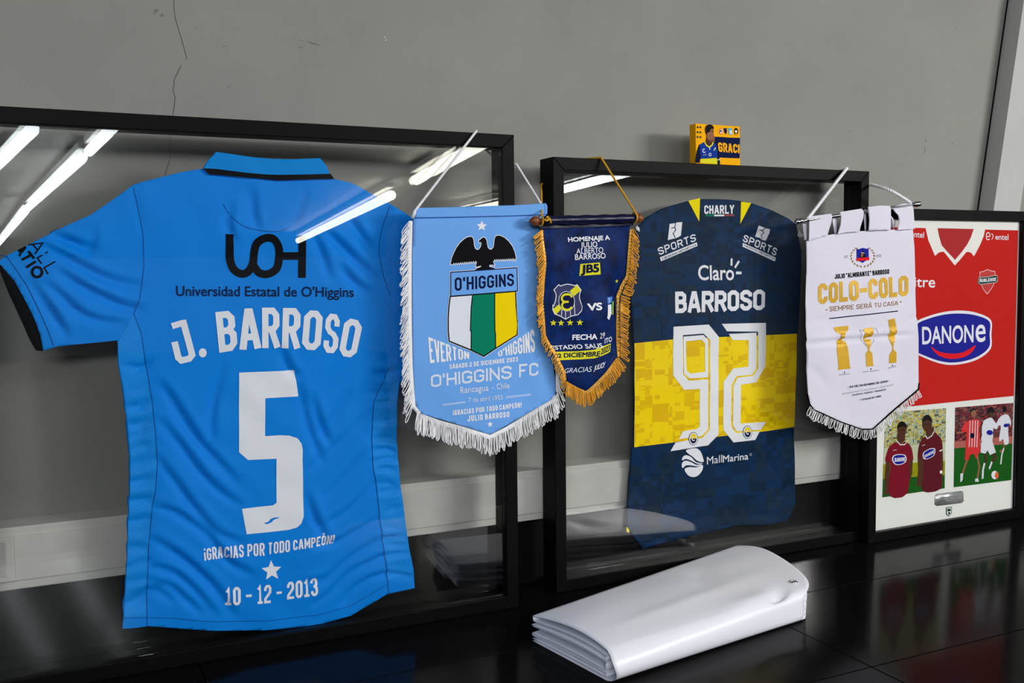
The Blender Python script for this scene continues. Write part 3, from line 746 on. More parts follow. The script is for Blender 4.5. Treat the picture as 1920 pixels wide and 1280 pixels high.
for ch, q in (('J', [(92, 180), (190, 152), (268, 452), (140, 480)]), ('B', [(413, 100), (560, 85), (583, 382), (445, 405)]), ('A', [(592, 75), (732, 68), (757, 370), (597, 383)]),
              ('R', [(763, 66), (893, 66), (899, 368), (766, 370)]), ('R', [(922, 68), (1057, 70), (1045, 374), (912, 370)]), ('O', [(1085, 84), (1222, 92), (1200, 388), (1058, 378)]),
              ('S', [(1245, 106), (1352, 120), (1330, 410), (1220, 402)]), ('O', [(1390, 138), (1522, 170), (1465, 446), (1335, 424)])):
    if ch == 'J':
        p.line(c4((90, 208), (160, 190), (178, 192), (238, 425), (215, 455), (165, 460), (142, 440), (110, 330))[0:0] or c4((88, 205), (178, 178)), 11.5, M_WHITE, 0.001)
        p.line(c4((170, 160), (240, 420), (218, 448), (160, 462), (136, 440), (108, 322)), 11.8, M_WHITE, 0.00101)
    else:
        p.text(ch, c4(*q), M_WHITE, 0.001, w=0.165)
p.poly(c4(ellipse(320, 405, 30, 34)), M_WHITE, 0.001); p.done()
p = Part(J1, 'number', root, ST)
p.poly(c4((592, 553), (1008, 537), (1040, 732), (788, 745), (788, 1030), (900, 1022), (970, 1025), (1030, 1045), (1060, 1085), (1070, 1130)) + c5((1118, 0), (1125, 330), (1112, 370), (1088, 392), (1040, 405), (800, 430), (772, 285), (950, 265), (970, 250), (970, 0)) + c4((872, 1198), (660, 1208), (592, 1150)), M_WHITE, 0.001)
p.poly(c5((896, 365), (915, 372), (940, 362), (958, 345), (992, 333), (960, 333), (936, 342), (926, 356), (912, 362)), M_BLUE, 0.0015); p.done()
p = Part(J1, 'dedication_lettering', root, ST)
for t, q in (('¡GRACIAS', [(553, 512), (783, 490), (783, 558), (557, 578)]), ('POR', [(803, 487), (902, 478), (902, 552), (803, 556)]), ('TODO', [(920, 478), (1047, 462), (1047, 530), (920, 545)]), ('CAMPEÓN!', [(1065, 465), (1300, 430), (1300, 487), (1065, 522)])):
    p.text(t, c5(*q), M_WHITE, 0.001, w=0.19)
p.done()
Part(J1, 'printed_star', root, ST).poly(c5(star(942, 638, 60, 0.45, -0.06)), M_WHITE, 0.001).done()
p = Part(J1, 'date_lettering', root, ST)
for t, q in (('10', [(677, 735), (765, 730), (765, 832), (680, 840)]), ('12', [(858, 722), (942, 718), (937, 822), (862, 828)]), ('2013', [(1030, 705), (1205, 678), (1207, 778), (1030, 803)])):
    p.text(t, c5(*q), M_WHITE, 0.001, w=0.21)
p.line(c5((795, 782), (828, 779)), 4.5, M_WHITE, 0.001).line(c5((970, 765), (1000, 762)), 4.5, M_WHITE, 0.001); p.done()

# ================================================================== NAVY AND YELLOW SHIRT
d1 = Z(1160, 350, 4.9237); d2 = Z(1160, 590, 4.129); d3 = Z(1000, 780, 3.0)
J2 = Surf(S2f.O); J2.d = -0.0435
xc, yb = J2.at(1340, 1025)
J2.O = J2.O + J2.u * xc + J2.v * yb
root = empty('football_shirt', J2.matrix(), 'navy football shirt with yellow middle band and number 92, mounted behind glass', 'football shirt')
defs = []
for pl in ([(1185, 900), (1200, 930), (1212, 950)], [(1210, 985), (1240, 975), (1270, 985)], [(1440, 950), (1460, 930), (1480, 905)], [(1225, 1015), (1260, 1000)], [(1480, 640), (1478, 720), (1476, 790)], [(1488, 640), (1487, 700), (1484, 760)],
           [(1200, 830), (1210, 870), (1215, 900)], [(1400, 970), (1430, 965), (1455, 970)], [(1290, 980), (1320, 968), (1350, 972)], [(1440, 860), (1455, 890), (1450, 920)]):
    defs.append((pl, 8, -2.6))
J2.h = folds(J2, defs, lambda s, t: 0.0006 * np.sin(s * 45 + 2 * np.sin(t * 13)) + 0.0005 * np.sin(t * 57 + 2 * np.sin(s * 19)))
S2T = 0.007
outl = [(1184, 560), (1184, 470)] + d1((180, 370), (260, 285), (400, 203), (520, 165), (640, 132), (752, 112), (900, 113), (1010, 118), (1120, 130), (1220, 150), (1400, 210), (1560, 290), (1640, 350)) + [(1503, 470), (1500, 560), (1496, 640)] \
    + d2((1380, 148), (1357, 870)) + d3((1470, 200), (1473, 400), (1475, 490), (1450, 550), (1430, 590), (1340, 608), (1150, 615), (900, 670), (720, 715), (620, 748), (525, 620), (535, 480), (555, 180)) + [(1189, 838), (1189, 643)]
Part(J2, 'shirt_body', root, S2T).poly(outl, M_CAMON, 0.0).done(0.005)
p = Part(J2, 'yellow_band', root, S2T)
p.poly(d2((120, 220), (420, 190), (780, 172), (1100, 158), (1382, 146), (1372, 500), (1358, 868), (1100, 905), (700, 950), (400, 990), (119, 1025), (122, 600)), M_CAMOY, 0.0006); p.done()
p = Part(J2, 'collar_flash', root, S2T).poly(d1((640, 130), (752, 104), (742, 322)), M_JYEL, 0.0008); p.done()
p = Part(J2, 'collar_flash', root, S2T).poly(d1((1125, 138), (1220, 150), (1122, 344)), M_JYEL, 0.0008); p.done()
p = Part(J2, 'corner_tag', root).poly(d3((525, 620), (540, 640), (540, 655), (524, 650)), M_JYEL, 0.0008); p.done()
p = Part(J2, 'hanging_tab', root).poly(d1((155, 372), (172, 360), (190, 385), (192, 415), (160, 400)), M_WHITE, 0.002); p.done(0.001)
p = Part(J2, 'hanging_tab', root).poly(d1((1660, 400), (1680, 430), (1715, 455), (1665, 470), (1648, 450)), M_WHITE, 0.002); p.done(0.001)
p = Part(J2, 'maker_lettering', root, S2T)
p.text('CHARLY', d1((790, 172), (1060, 168), (1060, 250), (790, 252)), M_WHITE, 0.001, w=0.2)
p.poly(d1((800, 259), (882, 258), (882, 273), (800, 273)), M_GREEN, 0.001).poly(d1((882, 258), (972, 257), (972, 272), (882, 273)), M_WHITE, 0.001).poly(d1((972, 257), (1062, 256), (1062, 271), (972, 272)), mat('muted_red_print', (150, 40, 46)), 0.001); p.done()
p = Part(J2, 'shoulder_logo', root, S2T)
p.poly(d1((465, 343), (520, 336), (527, 330), (582, 326), (572, 450), (545, 467), (520, 475), (492, 482), (450, 492)), M_WHITE, 0.001)
p.line(d1((522, 332), (512, 372), (522, 398), (498, 430), (518, 470)), 1.6, M_CARDNAVY, 0.0014).line(d1((478, 384), (514, 374)), 1.5, M_CARDNAVY, 0.0015)
p.text('SPORTS', d1((353, 567), (704, 432), (715, 500), (374, 632)), M_WHITE, 0.001, w=0.17, gap=1.3)
p.poly(d1((378, 652), (720, 512), (729, 546), (388, 688)), M_WHITE, 0.001).text('MEDICINA DEPORTIVA', d1((396, 656), (715, 526), (719, 542), (402, 674)), M_CARDNAVY, 0.0014, w=0.2, gap=1.0); p.done()
p = Part(J2, 'shoulder_logo', root, S2T)
p.poly(d1((1293, 358), (1340, 376), (1352, 382), (1393, 392), (1388, 425), (1352, 500), (1320, 490), (1300, 472), (1258, 460)), M_WHITE, 0.001)
p.line(d1((1350, 380), (1325, 405), (1335, 425), (1312, 445), (1318, 480)), 1.6, M_CARDNAVY, 0.0014).line(d1((1296, 398), (1328, 406)), 1.5, M_CARDNAVY, 0.0015)
p.text('SPORTS', d1((1163, 440), (1466, 572), (1446, 640), (1142, 502)), M_WHITE, 0.001, w=0.17, gap=1.3)
p.poly(d1((1145, 518), (1449, 655), (1441, 690), (1141, 552)), M_WHITE, 0.001).text('MEDICINA DEPORTIVA', d1((1155, 530), (1440, 660), (1437, 675), (1151, 545)), M_CARDNAVY, 0.0014, w=0.2, gap=1.0); p.done()
p = Part(J2, 'sponsor_lettering', root, S2T)
p.text('Claro', d1((728, 724), (1065, 724), (1065, 862), (730, 862)), M_WHITE, 0.001, bold=0.018)
p.line(d1((1041, 662), (1040, 728)), 4.4, M_WHITE, 0.001).line(d1((1110, 685), (1073, 747)), 4.4, M_WHITE, 0.001).line(d1((1083, 795), (1134, 795)), 5, M_WHITE, 0.001); p.done()
p = Part(J2, 'name_lettering', root, S2T)
p.text('BARROSO', d1((520, 968), (1347, 948), (1345, 1136), (520, 1167)), M_WHITE, 0.001, w=0.21, gap=0.32); p.done()
p = Part(J2, 'number', root, S2T)
p.poly(d2((420, 92), (695, 75), (772, 170), (770, 925), (690, 1010), (398, 1055), (437, 987), (645, 952), (704, 886), (707, 195), (655, 145), (494, 157), (494, 458), (540, 510), (691, 498), (691, 884), (640, 938), (462, 962), (492, 900), (600, 883), (624, 862), (626, 572), (505, 580), (420, 468)), M_WHITE, 0.0012)
p.poly(d2((499, 168), (655, 156), (692, 197), (690, 482), (545, 492), (501, 452)), M_WHITE, 0.0012, [d2((518, 205), (640, 192), (668, 222), (667, 440), (552, 455), (520, 428))])
p.poly(d2((848, 148), (1066, 138), (1064, 415), (1028, 463), (908, 475), (870, 548), (868, 862), (905, 914), (1092, 900), (1055, 968), (885, 987), (808, 890), (810, 520), (885, 415), (1000, 402), (1003, 195), (880, 195)), M_WHITE, 0.0012)
p.poly(d2((795, 70), (1138, 62), (1136, 398), (1062, 522), (942, 540), (940, 842), (1140, 828), (1100, 888), (914, 903), (882, 858), (884, 552), (917, 487), (1040, 471), (1078, 415), (1078, 130), (835, 127)), M_WHITE, 0.0012)
for cx, cy in ((575, 957), (995, 908)):
    p.poly(d2(ellipse(cx, cy, 37, 51)), M_CARDNAVY, 0.0016).poly(d2(ellipse(cx, cy, 33, 47)), M_WHITE, 0.0019)
    p.poly(d2([(cx + 25 * math.cos(a), cy - 38 * math.sin(a) - 1) for a in [math.pi * i / 12 for i in range(13)]]), M_YEL, 0.0022)
    p.poly(d2([(cx + 25 * math.cos(a), cy + 38 * math.sin(a)) for a in [math.pi * i / 12 for i in range(13)]]), M_CARDNAVY, 0.0022)
    p.line(d2([(cx + 12 * math.cos(a), cy + 15 * math.sin(a)) for a in [0.7 + 0.45 * i for i in range(11)]]), 1.8, M_WHITE, 0.0025)
p.done()
p = Part(J2, 'sponsor_logo', root, S2T)
p.poly(d2(smooth_line([(520, 1050), (560, 1035), (605, 1034), (635, 1060), (652, 1105), (655, 1138), (610, 1130), (570, 1095), (540, 1075)], 4, True)), M_WHITE, 0.001)
p.poly(d2(smooth_line([(495, 1100), (520, 1086), (560, 1100), (600, 1140), (650, 1148), (610, 1152), (560, 1128), (520, 1115), (490, 1125)], 4, True)), M_WHITE, 0.001)
p.poly(d2(smooth_line([(488, 1150), (515, 1128), (560, 1140), (600, 1160), (645, 1155), (610, 1172), (560, 1165), (520, 1165), (492, 1185)], 4, True)), M_WHITE, 0.001)
p.poly(d2(smooth_line([(508, 1195), (545, 1178), (600, 1180), (648, 1162), (645, 1200), (615, 1240), (575, 1255), (535, 1240)], 4, True)), M_WHITE, 0.001)
p.text('Mall', d2((682, 1100), (797, 1082), (797, 1140), (682, 1158)), M_WHITE, 0.001).text('Marina', d2((803, 1088), (1002, 1066), (1002, 1118), (803, 1143)), M_WHITE, 0.001, bold=0.009)
p.line(d2(ellipse(1020, 1080, 7, 9, 12)), 0.6, M_WHITE, 0.001, closed=True); p.done()

# ================================================================== PENNANTS
def fringe_mesh(S, name, parent, runs, m, r, seed=1, lift=0.002):
    """runs: (edge points photo px, loop vector at start px, at end px, count, loop width px)"""
    rg = random.Random(seed); b = MB()
    for pl, v0, v1, n, lw in runs:
        P = np.array(pl, float); seg = np.linalg.norm(np.diff(P, axis=0), axis=1); cum = np.concatenate([[0], np.cumsum(seg)])
        for i in range(n):
            f = (i + rg.uniform(0.1, 0.9)) / n; d = f * cum[-1]
            k = min(len(seg) - 1, int(np.searchsorted(cum, d) - 1)) if d > 0 else 0
            q = P[k] + (P[k + 1] - P[k]) * ((d - cum[k]) / seg[k]); tg = (P[k + 1] - P[k]) / seg[k]
            v = np.array(v0) * (1 - f) + np.array(v1) * f
            v = v * rg.uniform(0.88, 1.06); side = np.array([-v[1], v[0]]) / (np.linalg.norm(v) + 1e-9)
            sw = rg.uniform(-0.11, 0.11) * np.linalg.norm(v); w = lw * rg.uniform(0.35, 0.65); dep = rg.uniform(-0.002, 0.004)
            pts = []
            for j in range(9):
                t = j / 8; a = math.pi * t
                along = math.sin(a) ** 0.62 if 0 < t < 1 else 0
                off = -math.cos(a) * w * (0.45 + 0.75 * along)
                pts.append(q + v * along + tg * (off if j in (0, 8) else 0) + side * (off if 0 < j < 8 else 0) * (1 if side @ tg > 0 else -1) + side * sw * along ** 2)
            out = []
            for j, c in enumerate(pts):
                s_, t_ = S.at(c[0], c[1])
                out.append((s_, t_, S.d + lift + dep * math.sin(math.pi * j / 8)))
            b.tube(out, r * rg.uniform(0.85, 1.15), 5, cap=False)
    o = b.build(name, m, parent, smooth=True)
    return o
def world_cord(b, S, pts, r, twist=0.0):
    """pts: plane coordinates (s, t, n); twisted two-strand cord"""
    P = smooth_line(pts, 8) if len(pts) > 2 else pts
    P = [np.array(p, float) for p in P]
    L = [0]
    for i in range(1, len(P)): L.append(L[-1] + np.linalg.norm(P[i] - P[i - 1]))
    if not twist: b.tube([tuple(p) for p in P], r, 8); return
    n = max(12, int(L[-1] / twist * 8)); Q = []
    for i in range(n + 1):
        d = L[-1] * i / n; k = min(len(P) - 2, max(0, int(np.searchsorted(L, d) - 1)))
        f = (d - L[k]) / (L[k + 1] - L[k] + 1e-12); t = P[k + 1] - P[k]; t = t / np.linalg.norm(t)
        h = np.array([0.3, 0.2, 1.0]); n1 = h - t * (h @ t); n1 /= np.linalg.norm(n1); n2 = np.cross(t, n1)
        Q.append((P[k] + f * (P[k + 1] - P[k]), n1, n2, d))
    for ph in (0, math.pi):
        b.tube([tuple(p + r * 0.55 * (math.cos(d / twist * 2 * math.pi + ph) * n1 + math.sin(d / twist * 2 * math.pi + ph) * n2)) for p, n1, n2, d in Q], r * 0.62, 6)

FR1_TOP = 0.9; 
# ---------------- light blue pennant
a1 = Z(740, 360, 4.922); a2 = Z(740, 600, 4.741); a3 = Z(740, 220, 3.84)
P1 = Surf((0, -0.026, ZT)); xc, yb = P1.at(918, 855)
P1.O = P1.O + P1.u * xc + P1.v * yb
root = empty('pennant', P1.matrix(), 'light blue pennant with white fringe and black eagle crest, hanging over the largest frame', 'pennant')
P1.h = folds(P1, [([(1030, 430), (1036, 560), (1044, 720)], 22, -4), ([(830, 470), (826, 560), (832, 640)], 26, 1.6), ([(985, 600), (1000, 690), (1012, 750)], 16, 2), ([(800, 660), (830, 720), (880, 780)], 24, 1.5)],
             lambda s, t: 0.0012 * np.sin(s * 31 + 1.3) + 0.0008 * np.sin(t * 23 + 2 * s * 9))
PT = 0.009
cl = [(775, 408)] + a1((165, 600), (165, 1280)) + a2((160, 400), (175, 600), (181, 700), (187, 750), (200, 795), (230, 822), (260, 838), (400, 880), (560, 925), (700, 970), (845, 1015), (1000, 930), (1150, 845), (1300, 760), (1400, 702), (1432, 672), (1441, 620), (1438, 560)) + [(1041, 700), (1033, 560), (1024, 402)]
Part(P1, 'cloth', root, PT).poly(cl, M_SKY, 0.0).done(0.0012)
pk = Part(P1, 'rod_sleeve', root, PT)
pk.poly(a1((185, 148), (700, 135), (1100, 122), (1388, 104), (1402, 130), (1402, 205), (1100, 215), (700, 225), (175, 238), (178, 180)), M_SKY, 0.004); pk.done(0.008)
pk = Part(P1, 'sleeve_stitching', root, PT); pk.line(a1((180, 236), (700, 226), (1100, 216), (1395, 204)), 1.0, mat('blue_stitch', (62, 122, 205)), 0.0046).line(a1((190, 152), (187, 230)), 0.8, MATS['blue_stitch'], 0.0046).line(a1((1378, 110), (1380, 200)), 0.8, MATS['blue_stitch'], 0.0046); pk.done()
def inset(pl, dx): return [(x + dx, y) for x, y in pl]
tape_l = [(773, 414), (772, 482), (772, 620), (773, 684), (776, 727), (779, 762), (790, 776)]
tape_b = [(790, 776), (824, 788), (858, 797), (888, 806), (918, 815)]
tape_r = [(918, 815), (951, 798), (982, 780), (1014, 761), (1036, 748), (1043, 738)]
tp = Part(P1, 'fringe_tape', root, PT)
tp.line(inset(tape_l, -3.5), 7, M_WFR, 0.0012).line([(x, y + 4) for x, y in tape_b + tape_r[1:]], 8, M_WFR, 0.0012).line([(1046, 735), (1046, 700), (1042, 640)], 7, M_WFR, 0.0012); tp.done(0.001)
fringe_mesh(P1, 'fringe', root, [(inset(tape_l[:6], -6), (-16, 22), (-14, 30), 62, 5.2), ([(782, 768), (795, 782)], (-8, 38), (-3, 40), 6, 5), (inset(tape_b, 0), (-3, 38), (2, 39), 44, 5.2),
            (tape_r, (1, 40), (6, 34), 44, 5.2), ([(1043, 738), (1047, 700), (1044, 660)], (10, 34), (10, 26), 12, 5)], M_WFR, 0.0008, 3)
pr = Part(P1, 'printed_star', root, PT).poly(a1(star(801, 313, 50, 0.46, 0.03)), M_WHITE, 0.0006).done()
e = [(515, 666), (525, 610), (545, 560), (570, 512), (600, 470), (635, 437), (668, 417), (700, 411), (717, 422), (725, 450), (728, 488), (736, 518), (752, 533), (772, 530), (787, 510), (796, 484), (795, 466), (784, 460), (778, 468), (772, 456), (778, 441), (790, 436), (800, 424), (815, 418), (832, 425), (843, 447), (848, 482), (856, 514), (872, 530), (890, 529), (907, 510), (914, 480), (917, 440), (927, 410), (946, 400), (972, 403), (1010, 420), (1050, 455), (1085, 502), (1108, 560), (1118, 612), (1114, 630)]
teeth = []
for i in range(11):
    x = 1106 - i * 19; teeth += [(x, 606 + i * 1.2), (x - 6, 628 + i * 0.6)]
e += teeth + [(903, 640), (915, 676), (895, 670), (868, 672), (870, 690), (900, 696), (925, 708), (735, 722), (752, 704), (792, 690), (790, 678), (760, 688), (743, 686), (754, 648)]
for i in range(11):
    x = 742 - i * 20; e += [(x, 632 + i * 2.0), (x - 7, 652 + i * 1.6)]
p = Part(P1, 'club_crest', root, PT)
p.line(a1(e), 2.6, M_WHITE, 0.0006, closed=True); p.poly(a1(e), M_BLACK, 0.0009)
bx = a1((515, 740), (1127, 697), (1131, 912), (517, 962))
p.line(bx, 3.6, M_WHITE, 0.0006, closed=True).poly(bx, M_SKY, 0.0008).line(bx, 1.9, M_NAVYINK, 0.001, closed=True)
p.text("O'HIGGINS", a1((552, 790), (1095, 750), (1097, 864), (555, 912)), M_NAVYINK, 0.0011, w=0.17, gap=0.75)
shl = a1((512, 963), (500, 1060), (494, 1160), (494, 1280)) + a2((485, 187), (678, 265), (790, 320), (895, 250), (1087, 130), (1090, 0)) + a1((1128, 1200), (1118, 1060), (1112, 915))
p.line(shl, 4.4, M_WHITE, 0.0006, closed=True)
w_ = a1((512, 963), (716, 953), (705, 1060), (698, 1280)) + a2((680, 100), (678, 266), (485, 187)) + a1((494, 1280), (494, 1160), (500, 1060))
g_ = a1((716, 953), (918, 935), (918, 1060), (922, 1280)) + a2((893, 120), (895, 250), (790, 320), (678, 266), (680, 100)) + a1((698, 1280), (705, 1060))
y_ = a1((918, 935), (1112, 916), (1118, 1060), (1128, 1200)) + a2((1090, 0), (1087, 130), (895, 250), (893, 120)) + a1((922, 1280), (918, 1060))
p.poly(w_, mat('crest_white_print', (226, 230, 242)), 0.0008).poly(g_, M_GREEN, 0.0008).poly(y_, M_YEL, 0.0008)
p.line(shl, 2.4, M_BLACK, 0.0011, closed=True).line(a1((716, 955), (705, 1060), (698, 1280)) + a2((680, 100), (678, 264)), 2.0, M_BLACK, 0.0011).line(a1((918, 937), (918, 1060), (922, 1280)) + a2((893, 120), (895, 248)), 2.0, M_BLACK, 0.0011)
p.done()
p = Part(P1, 'match_lettering', root, PT)
p.text('EVERTON', a2((298, 148), (662, 288), (662, 342), (312, 382)), M_WHITE, 0.0006, w=0.2, gap=0.45)
p.text("O'HIGGINS", a2((915, 284), (1237, 72), (1248, 282), (920, 322)), M_WHITE, 0.0006, w=0.2, gap=0.45)
p.text('SÁBADO 2 DE DICIEMBRE 2023', a2((486, 394), (1095, 326), (1097, 366), (488, 434)), M_WHITE, 0.0006, w=0.2, gap=0.8); p.done()
p = Part(P1, 'club_lettering', root, PT)
p.text("O'HIGGINS", a2((318, 487), (1038, 402), (1038, 518), (320, 597)), M_GREYTX, 0.0006, w=0.17, gap=0.8)
p.text('FC', a2((1105, 392), (1275, 376), (1277, 490), (1105, 507)), M_GREYTX, 0.0006, w=0.17, gap=0.9)
p.text('Rancagua', a2((578, 594), (830, 570), (832, 626), (580, 650)), M_GREYTX, 0.0006, bold=0.01).text('Chile', a2((900, 565), (1018, 553), (1020, 604), (902, 615)), M_GREYTX, 0.0006, bold=0.01).line(a2((861, 603), (877, 600)), 1.4, M_GREYTX, 0.0006)
p.text('7 de abril 1955', a2((650, 688), (955, 664), (957, 702), (652, 730)), M_GREYTX, 0.0006, bold=0.006)
for l in ([(425, 748), (625, 722)], [(425, 758), (625, 731)], [(985, 680), (1215, 655)], [(985, 692), (1215, 664)]): p.line(a2(l), 0.9, M_GREYTX, 0.0006)
p.done()
p = Part(P1, 'dedication_lettering', root, PT)
p.text('¡GRACIAS POR TODO CAMPEÓN!', a2((515, 800), (1127, 730), (1128, 774), (517, 846)), M_WHITE, 0.0006, w=0.2, gap=0.8)
p.text('JULIO BARROSO', a2((642, 848), (1015, 810), (1017, 858), (645, 900)), M_WHITE, 0.0006, w=0.21, gap=0.8)
p.poly(a2(star(843, 924, 28, 0.45, -0.08)), M_WHITE, 0.0006); p.done()
def on(S, F, x, y, d):
    """photograph point on the plane d metres in front of F, as coordinates of S"""
    T = Surf(F.O); s_, t_ = T.at(x, y, d); W = T.O + T.u * s_ + T.v * t_ + T.n * d - S.O
    return (float(W @ S.u), float(W @ S.v), float(W @ S.n))
def rel(S, F, s_, t_, d):
    W = F.O + F.u * s_ + F.v * t_ + F.n * d - S.O
    return (float(W @ S.u), float(W @ S.v), float(W @ S.n))
b = MB()
R1 = 0.0022
k0 = P1.at(776, 396); sA = S1f.at(893.6, 250, 0.003); H1 = 0.9 + 0.0026
A0 = rel(P1, S1f, sA[0], H1, 0.0025); A1 = rel(P1, S1f, sA[0] + 0.012, H1, -0.053); K1 = P1.at(1013, 381)
side = rel(P1, S1f, S1f.at(964, 308, 0)[0], S1f.at(964, 308, -0.05)[1], -0.0535)
world_cord(b, P1, [(k0[0], k0[1], 0.004), A0], 0.0023, 0.006)
world_cord(b, P1, [A0, A1], 0.0023, 0.006)
E1 = rel(P1, S1f, 0.4645, S1f.at(964, 308, 0)[1] + 0.004, -0.053); E2 = rel(P1, S1f, 0.4675, S1f.at(964, 308, 0)[1], 0.0022)
world_cord(b, P1, [A1, E1], 0.0023, 0.006); world_cord(b, P1, [E1, E2], 0.0023, 0.006)
world_cord(b, P1, [E2, (K1[0], K1[1], 0.002)], 0.0019, 0.006)
b.tube([(k0[0] - .004, k0[1] - .012, 0.002), (k0[0] - .001, k0[1] - .003, 0.005), (k0[0], k0[1], 0.004)], 0.0032, 8)
b.build('cord', M_WFR, root, smooth=True)

# ---------------- navy pennant with gold fringe
n1 = Z(970, 380, 6.096); n2 = Z(970, 570, 6.096)
P2 = Surf((0, -0.040, ZT)); xc, yb = P2.at(1100, 770)
P2.O = P2.O + P2.u * xc + P2.v * yb
root = empty('pennant', P2.matrix(), 'small navy pennant with gold fringe and brown wooden rod ends, between the two large frames', 'pennant')
P2.h = folds(P2, [([(1176, 440), (1170, 520), (1158, 570), (1156, 660)], 16, -9), ([(1024, 440), (1021, 560), (1030, 640)], 9, -4), ([(1135, 560), (1150, 620), (1130, 680)], 10, 4), ([(1060, 700), (1095, 720), (1140, 690)], 14, 2)],
             lambda s, t: 0.0012 * np.sin(s * 70 + 1) + 0.001 * np.sin(t * 60 + 3))
QT = 0.006
cl = n1((285, 298), (300, 450), (322, 600), (327, 700), (318, 850), (310, 1000), (300, 1200)) + n2((305, 0), (312, 200), (322, 360), (375, 470), (440, 565), (540, 780), (552, 880), (770, 990), (800, 982), (1010, 780), (1145, 605), (1142, 400), (1140, 250), (1145, 0)) + n1((1142, 1240), (1150, 1080), (1200, 950), (1252, 840), (1265, 600), (1285, 300), (1290, 262))
Part(P2, 'cloth', root, QT).poly(cl, M_NAVYP, 0.0).done(0.001)
# rod sleeve: a round tube of dark satin on the rod
a_ = P2.at(1017, 414); c_ = P2.at(1186, 409.5)
b = MB(); pts = [(a_[0] + (c_[0] - a_[0]) * i / 24, a_[1] + (c_[1] - a_[1]) * i / 24 - 0.0, 0.006) for i in range(25)]
b.tube(pts, [0.0088 + 0.0007 * math.sin(i * 1.3) for i in range(25)], 14)
b.build('rod_sleeve', M_DKNAVY, root, smooth=True)
pk = Part(P2, 'sleeve_hem', root, QT); pk.poly(n1((240, 200), (1315, 195), (1315, 258), (1290, 265), (700, 282), (280, 300), (246, 296)), M_DKNAVY, 0.003); pk.done(0.002)
def lathe_x(b, x0, y0, z0, ax, prof, seg=14):
    b.tube([(x0 + ax[0] * d, y0 + ax[1] * d, z0) for d, r in prof], [r for d, r in prof], seg)
fin = [(0, .004), (.003, .0095), (.008, .0118), (.014, .0105), (.019, .0065), (.0225, .0025), (.0235, .0008)]
ax = np.array([c_[0] - a_[0], c_[1] - a_[1]]); ax /= np.linalg.norm(ax)
fl = P2.at(1007, 414.2); fr = P2.at(1188, 409.4)
rod = MB(); rod.tube([(fl[0], fl[1], .006), (fr[0], fr[1], .006)], .0045, 10); ro = rod.build('rod', M_WOOD, root, smooth=True)
for f_, sg in ((fl, -1), (fr, 1)):
    m = MB(); lathe_x(m, f_[0], f_[1], .006, ax * sg, [(d * .82, r * .82) for d, r in fin]); m.build('finial', M_WOOD, ro, smooth=True)
# knots and cord
b = MB()
kl = P2.at(1010.5, 413.5); krr = P2.at(1186, 408)
for q in (kl, krr):
    b.tube([(q[0] + .0002, q[1] + .010 * math.sin(t), .006 + .0102 * math.cos(t)) for t in [2 * math.pi * i / 14 for i in range(14)]], 0.0018, 6, closed=True)
b.tube([(kl[0], kl[1] + .002, .016), (kl[0] + .007, kl[1] - .001, .019), (kl[0] + .013, kl[1] + .003, .017), (kl[0] + .017, kl[1] - .005, .015)], .0024, 7)
b.tube([(kl[0] + .012, kl[1] + .002, .017), (kl[0] + .010, kl[1] + .007, .016), (kl[0] + .006, kl[1] + .004, .018)], .0018, 7)
T2 = 0.8665 + 0.0022
sB = S2f.at(1127, 297, 0.002)[0]; B0 = rel(P2, S2f, sB, T2, 0.0022); sC = S2f.at(1079, 293, -0.04)[0]; B1 = rel(P2, S2f, sC, T2, -0.058)
wl = xl2 - (xl2 + xr2) / 2
B2 = rel(P2, S2f, wl - 0.0025, S2f.at(1016, 342, 0)[1], -0.045)
world_cord(b, P2, [(krr[0], krr[1] + .004, .016), B0], 0.0021, 0.005); world_cord(b, P2, [B0, B1], 0.0021, 0.005); world_cord(b, P2, [B1, B2], 0.0021, 0.005)
world_cord(b, P2, [B2, (kl[0], kl[1] + .008, .012)], 0.0017, 0.005)
b.build('cord', M_CORDG, root, smooth=True)
el = n1((287, 310), (300, 450), (322, 600), (327, 700), (318, 850), (310, 1000), (300, 1200)) + n2((305, 0), (312, 200), (322, 360), (375, 470), (440, 565), (540, 780), (552, 880))
er = n1((1288, 300), (1268, 600), (1255, 840), (1203, 950), (1152, 1080), (1144, 1240)) + n2((1146, 0), (1142, 250), (1144, 400), (1148, 605))
eb1 = n2((552, 880), (660, 945), (770, 992)); eb2 = n2((770, 992), (800, 982), (900, 890), (1010, 780), (1080, 690), (1148, 605))
tp = Part(P2, 'fringe_tape', root, QT)
for q in (inset(el, -2), inset(er, 3), [(x, y + 3) for x, y in eb1 + eb2[1:]]): tp.line(q, 6.5, M_GOLDFR, 0.0012)
tp.done(0.001)
b = Part(P2, 'fringe_stitching', root, 0)
for q, n in ((inset(el, -3), 46), (inset(er, 3), 44), ([(x, y + 3) for x, y in eb1 + eb2[1:]], 34)):
    P = np.array(q); sg = np.linalg.norm(np.diff(P, axis=0), axis=1); cu = np.concatenate([[0], np.cumsum(sg)])
    for i in range(n):
        d = (i + .5) / n * cu[-1]; k = int(np.searchsorted(cu, d) - 1); tg = (P[k + 1] - P[k]) / sg[k]; c = P[k] + tg * (d - cu[k]); nn = np.array([-tg[1], tg[0]])
        b.line([tuple(c - nn * 2.6 - tg * .6), tuple(c + nn * 2.6 + tg * .6)], 1.3, M_GOLDHI, 0.0024)
b.done()
fringe_mesh(P2, 'fringe', root, [(inset(el[:9], -3), (-15, 14), (-10, 16), 48, 4.2), (inset(el[8:], -2), (-7, 14), (-7, 14), 20, 4), (inset(er[:4], 4), (13, 17), (11, 12), 26, 4.2), (inset(er[3:], 4), (17, 7), (15, 11), 38, 4.2),
            (eb1, (-3, 24), (-2, 32), 20, 4.2), (eb2, (2, 30), (14, 22), 40, 4.2)], M_GOLDFR, 0.0008, 5)
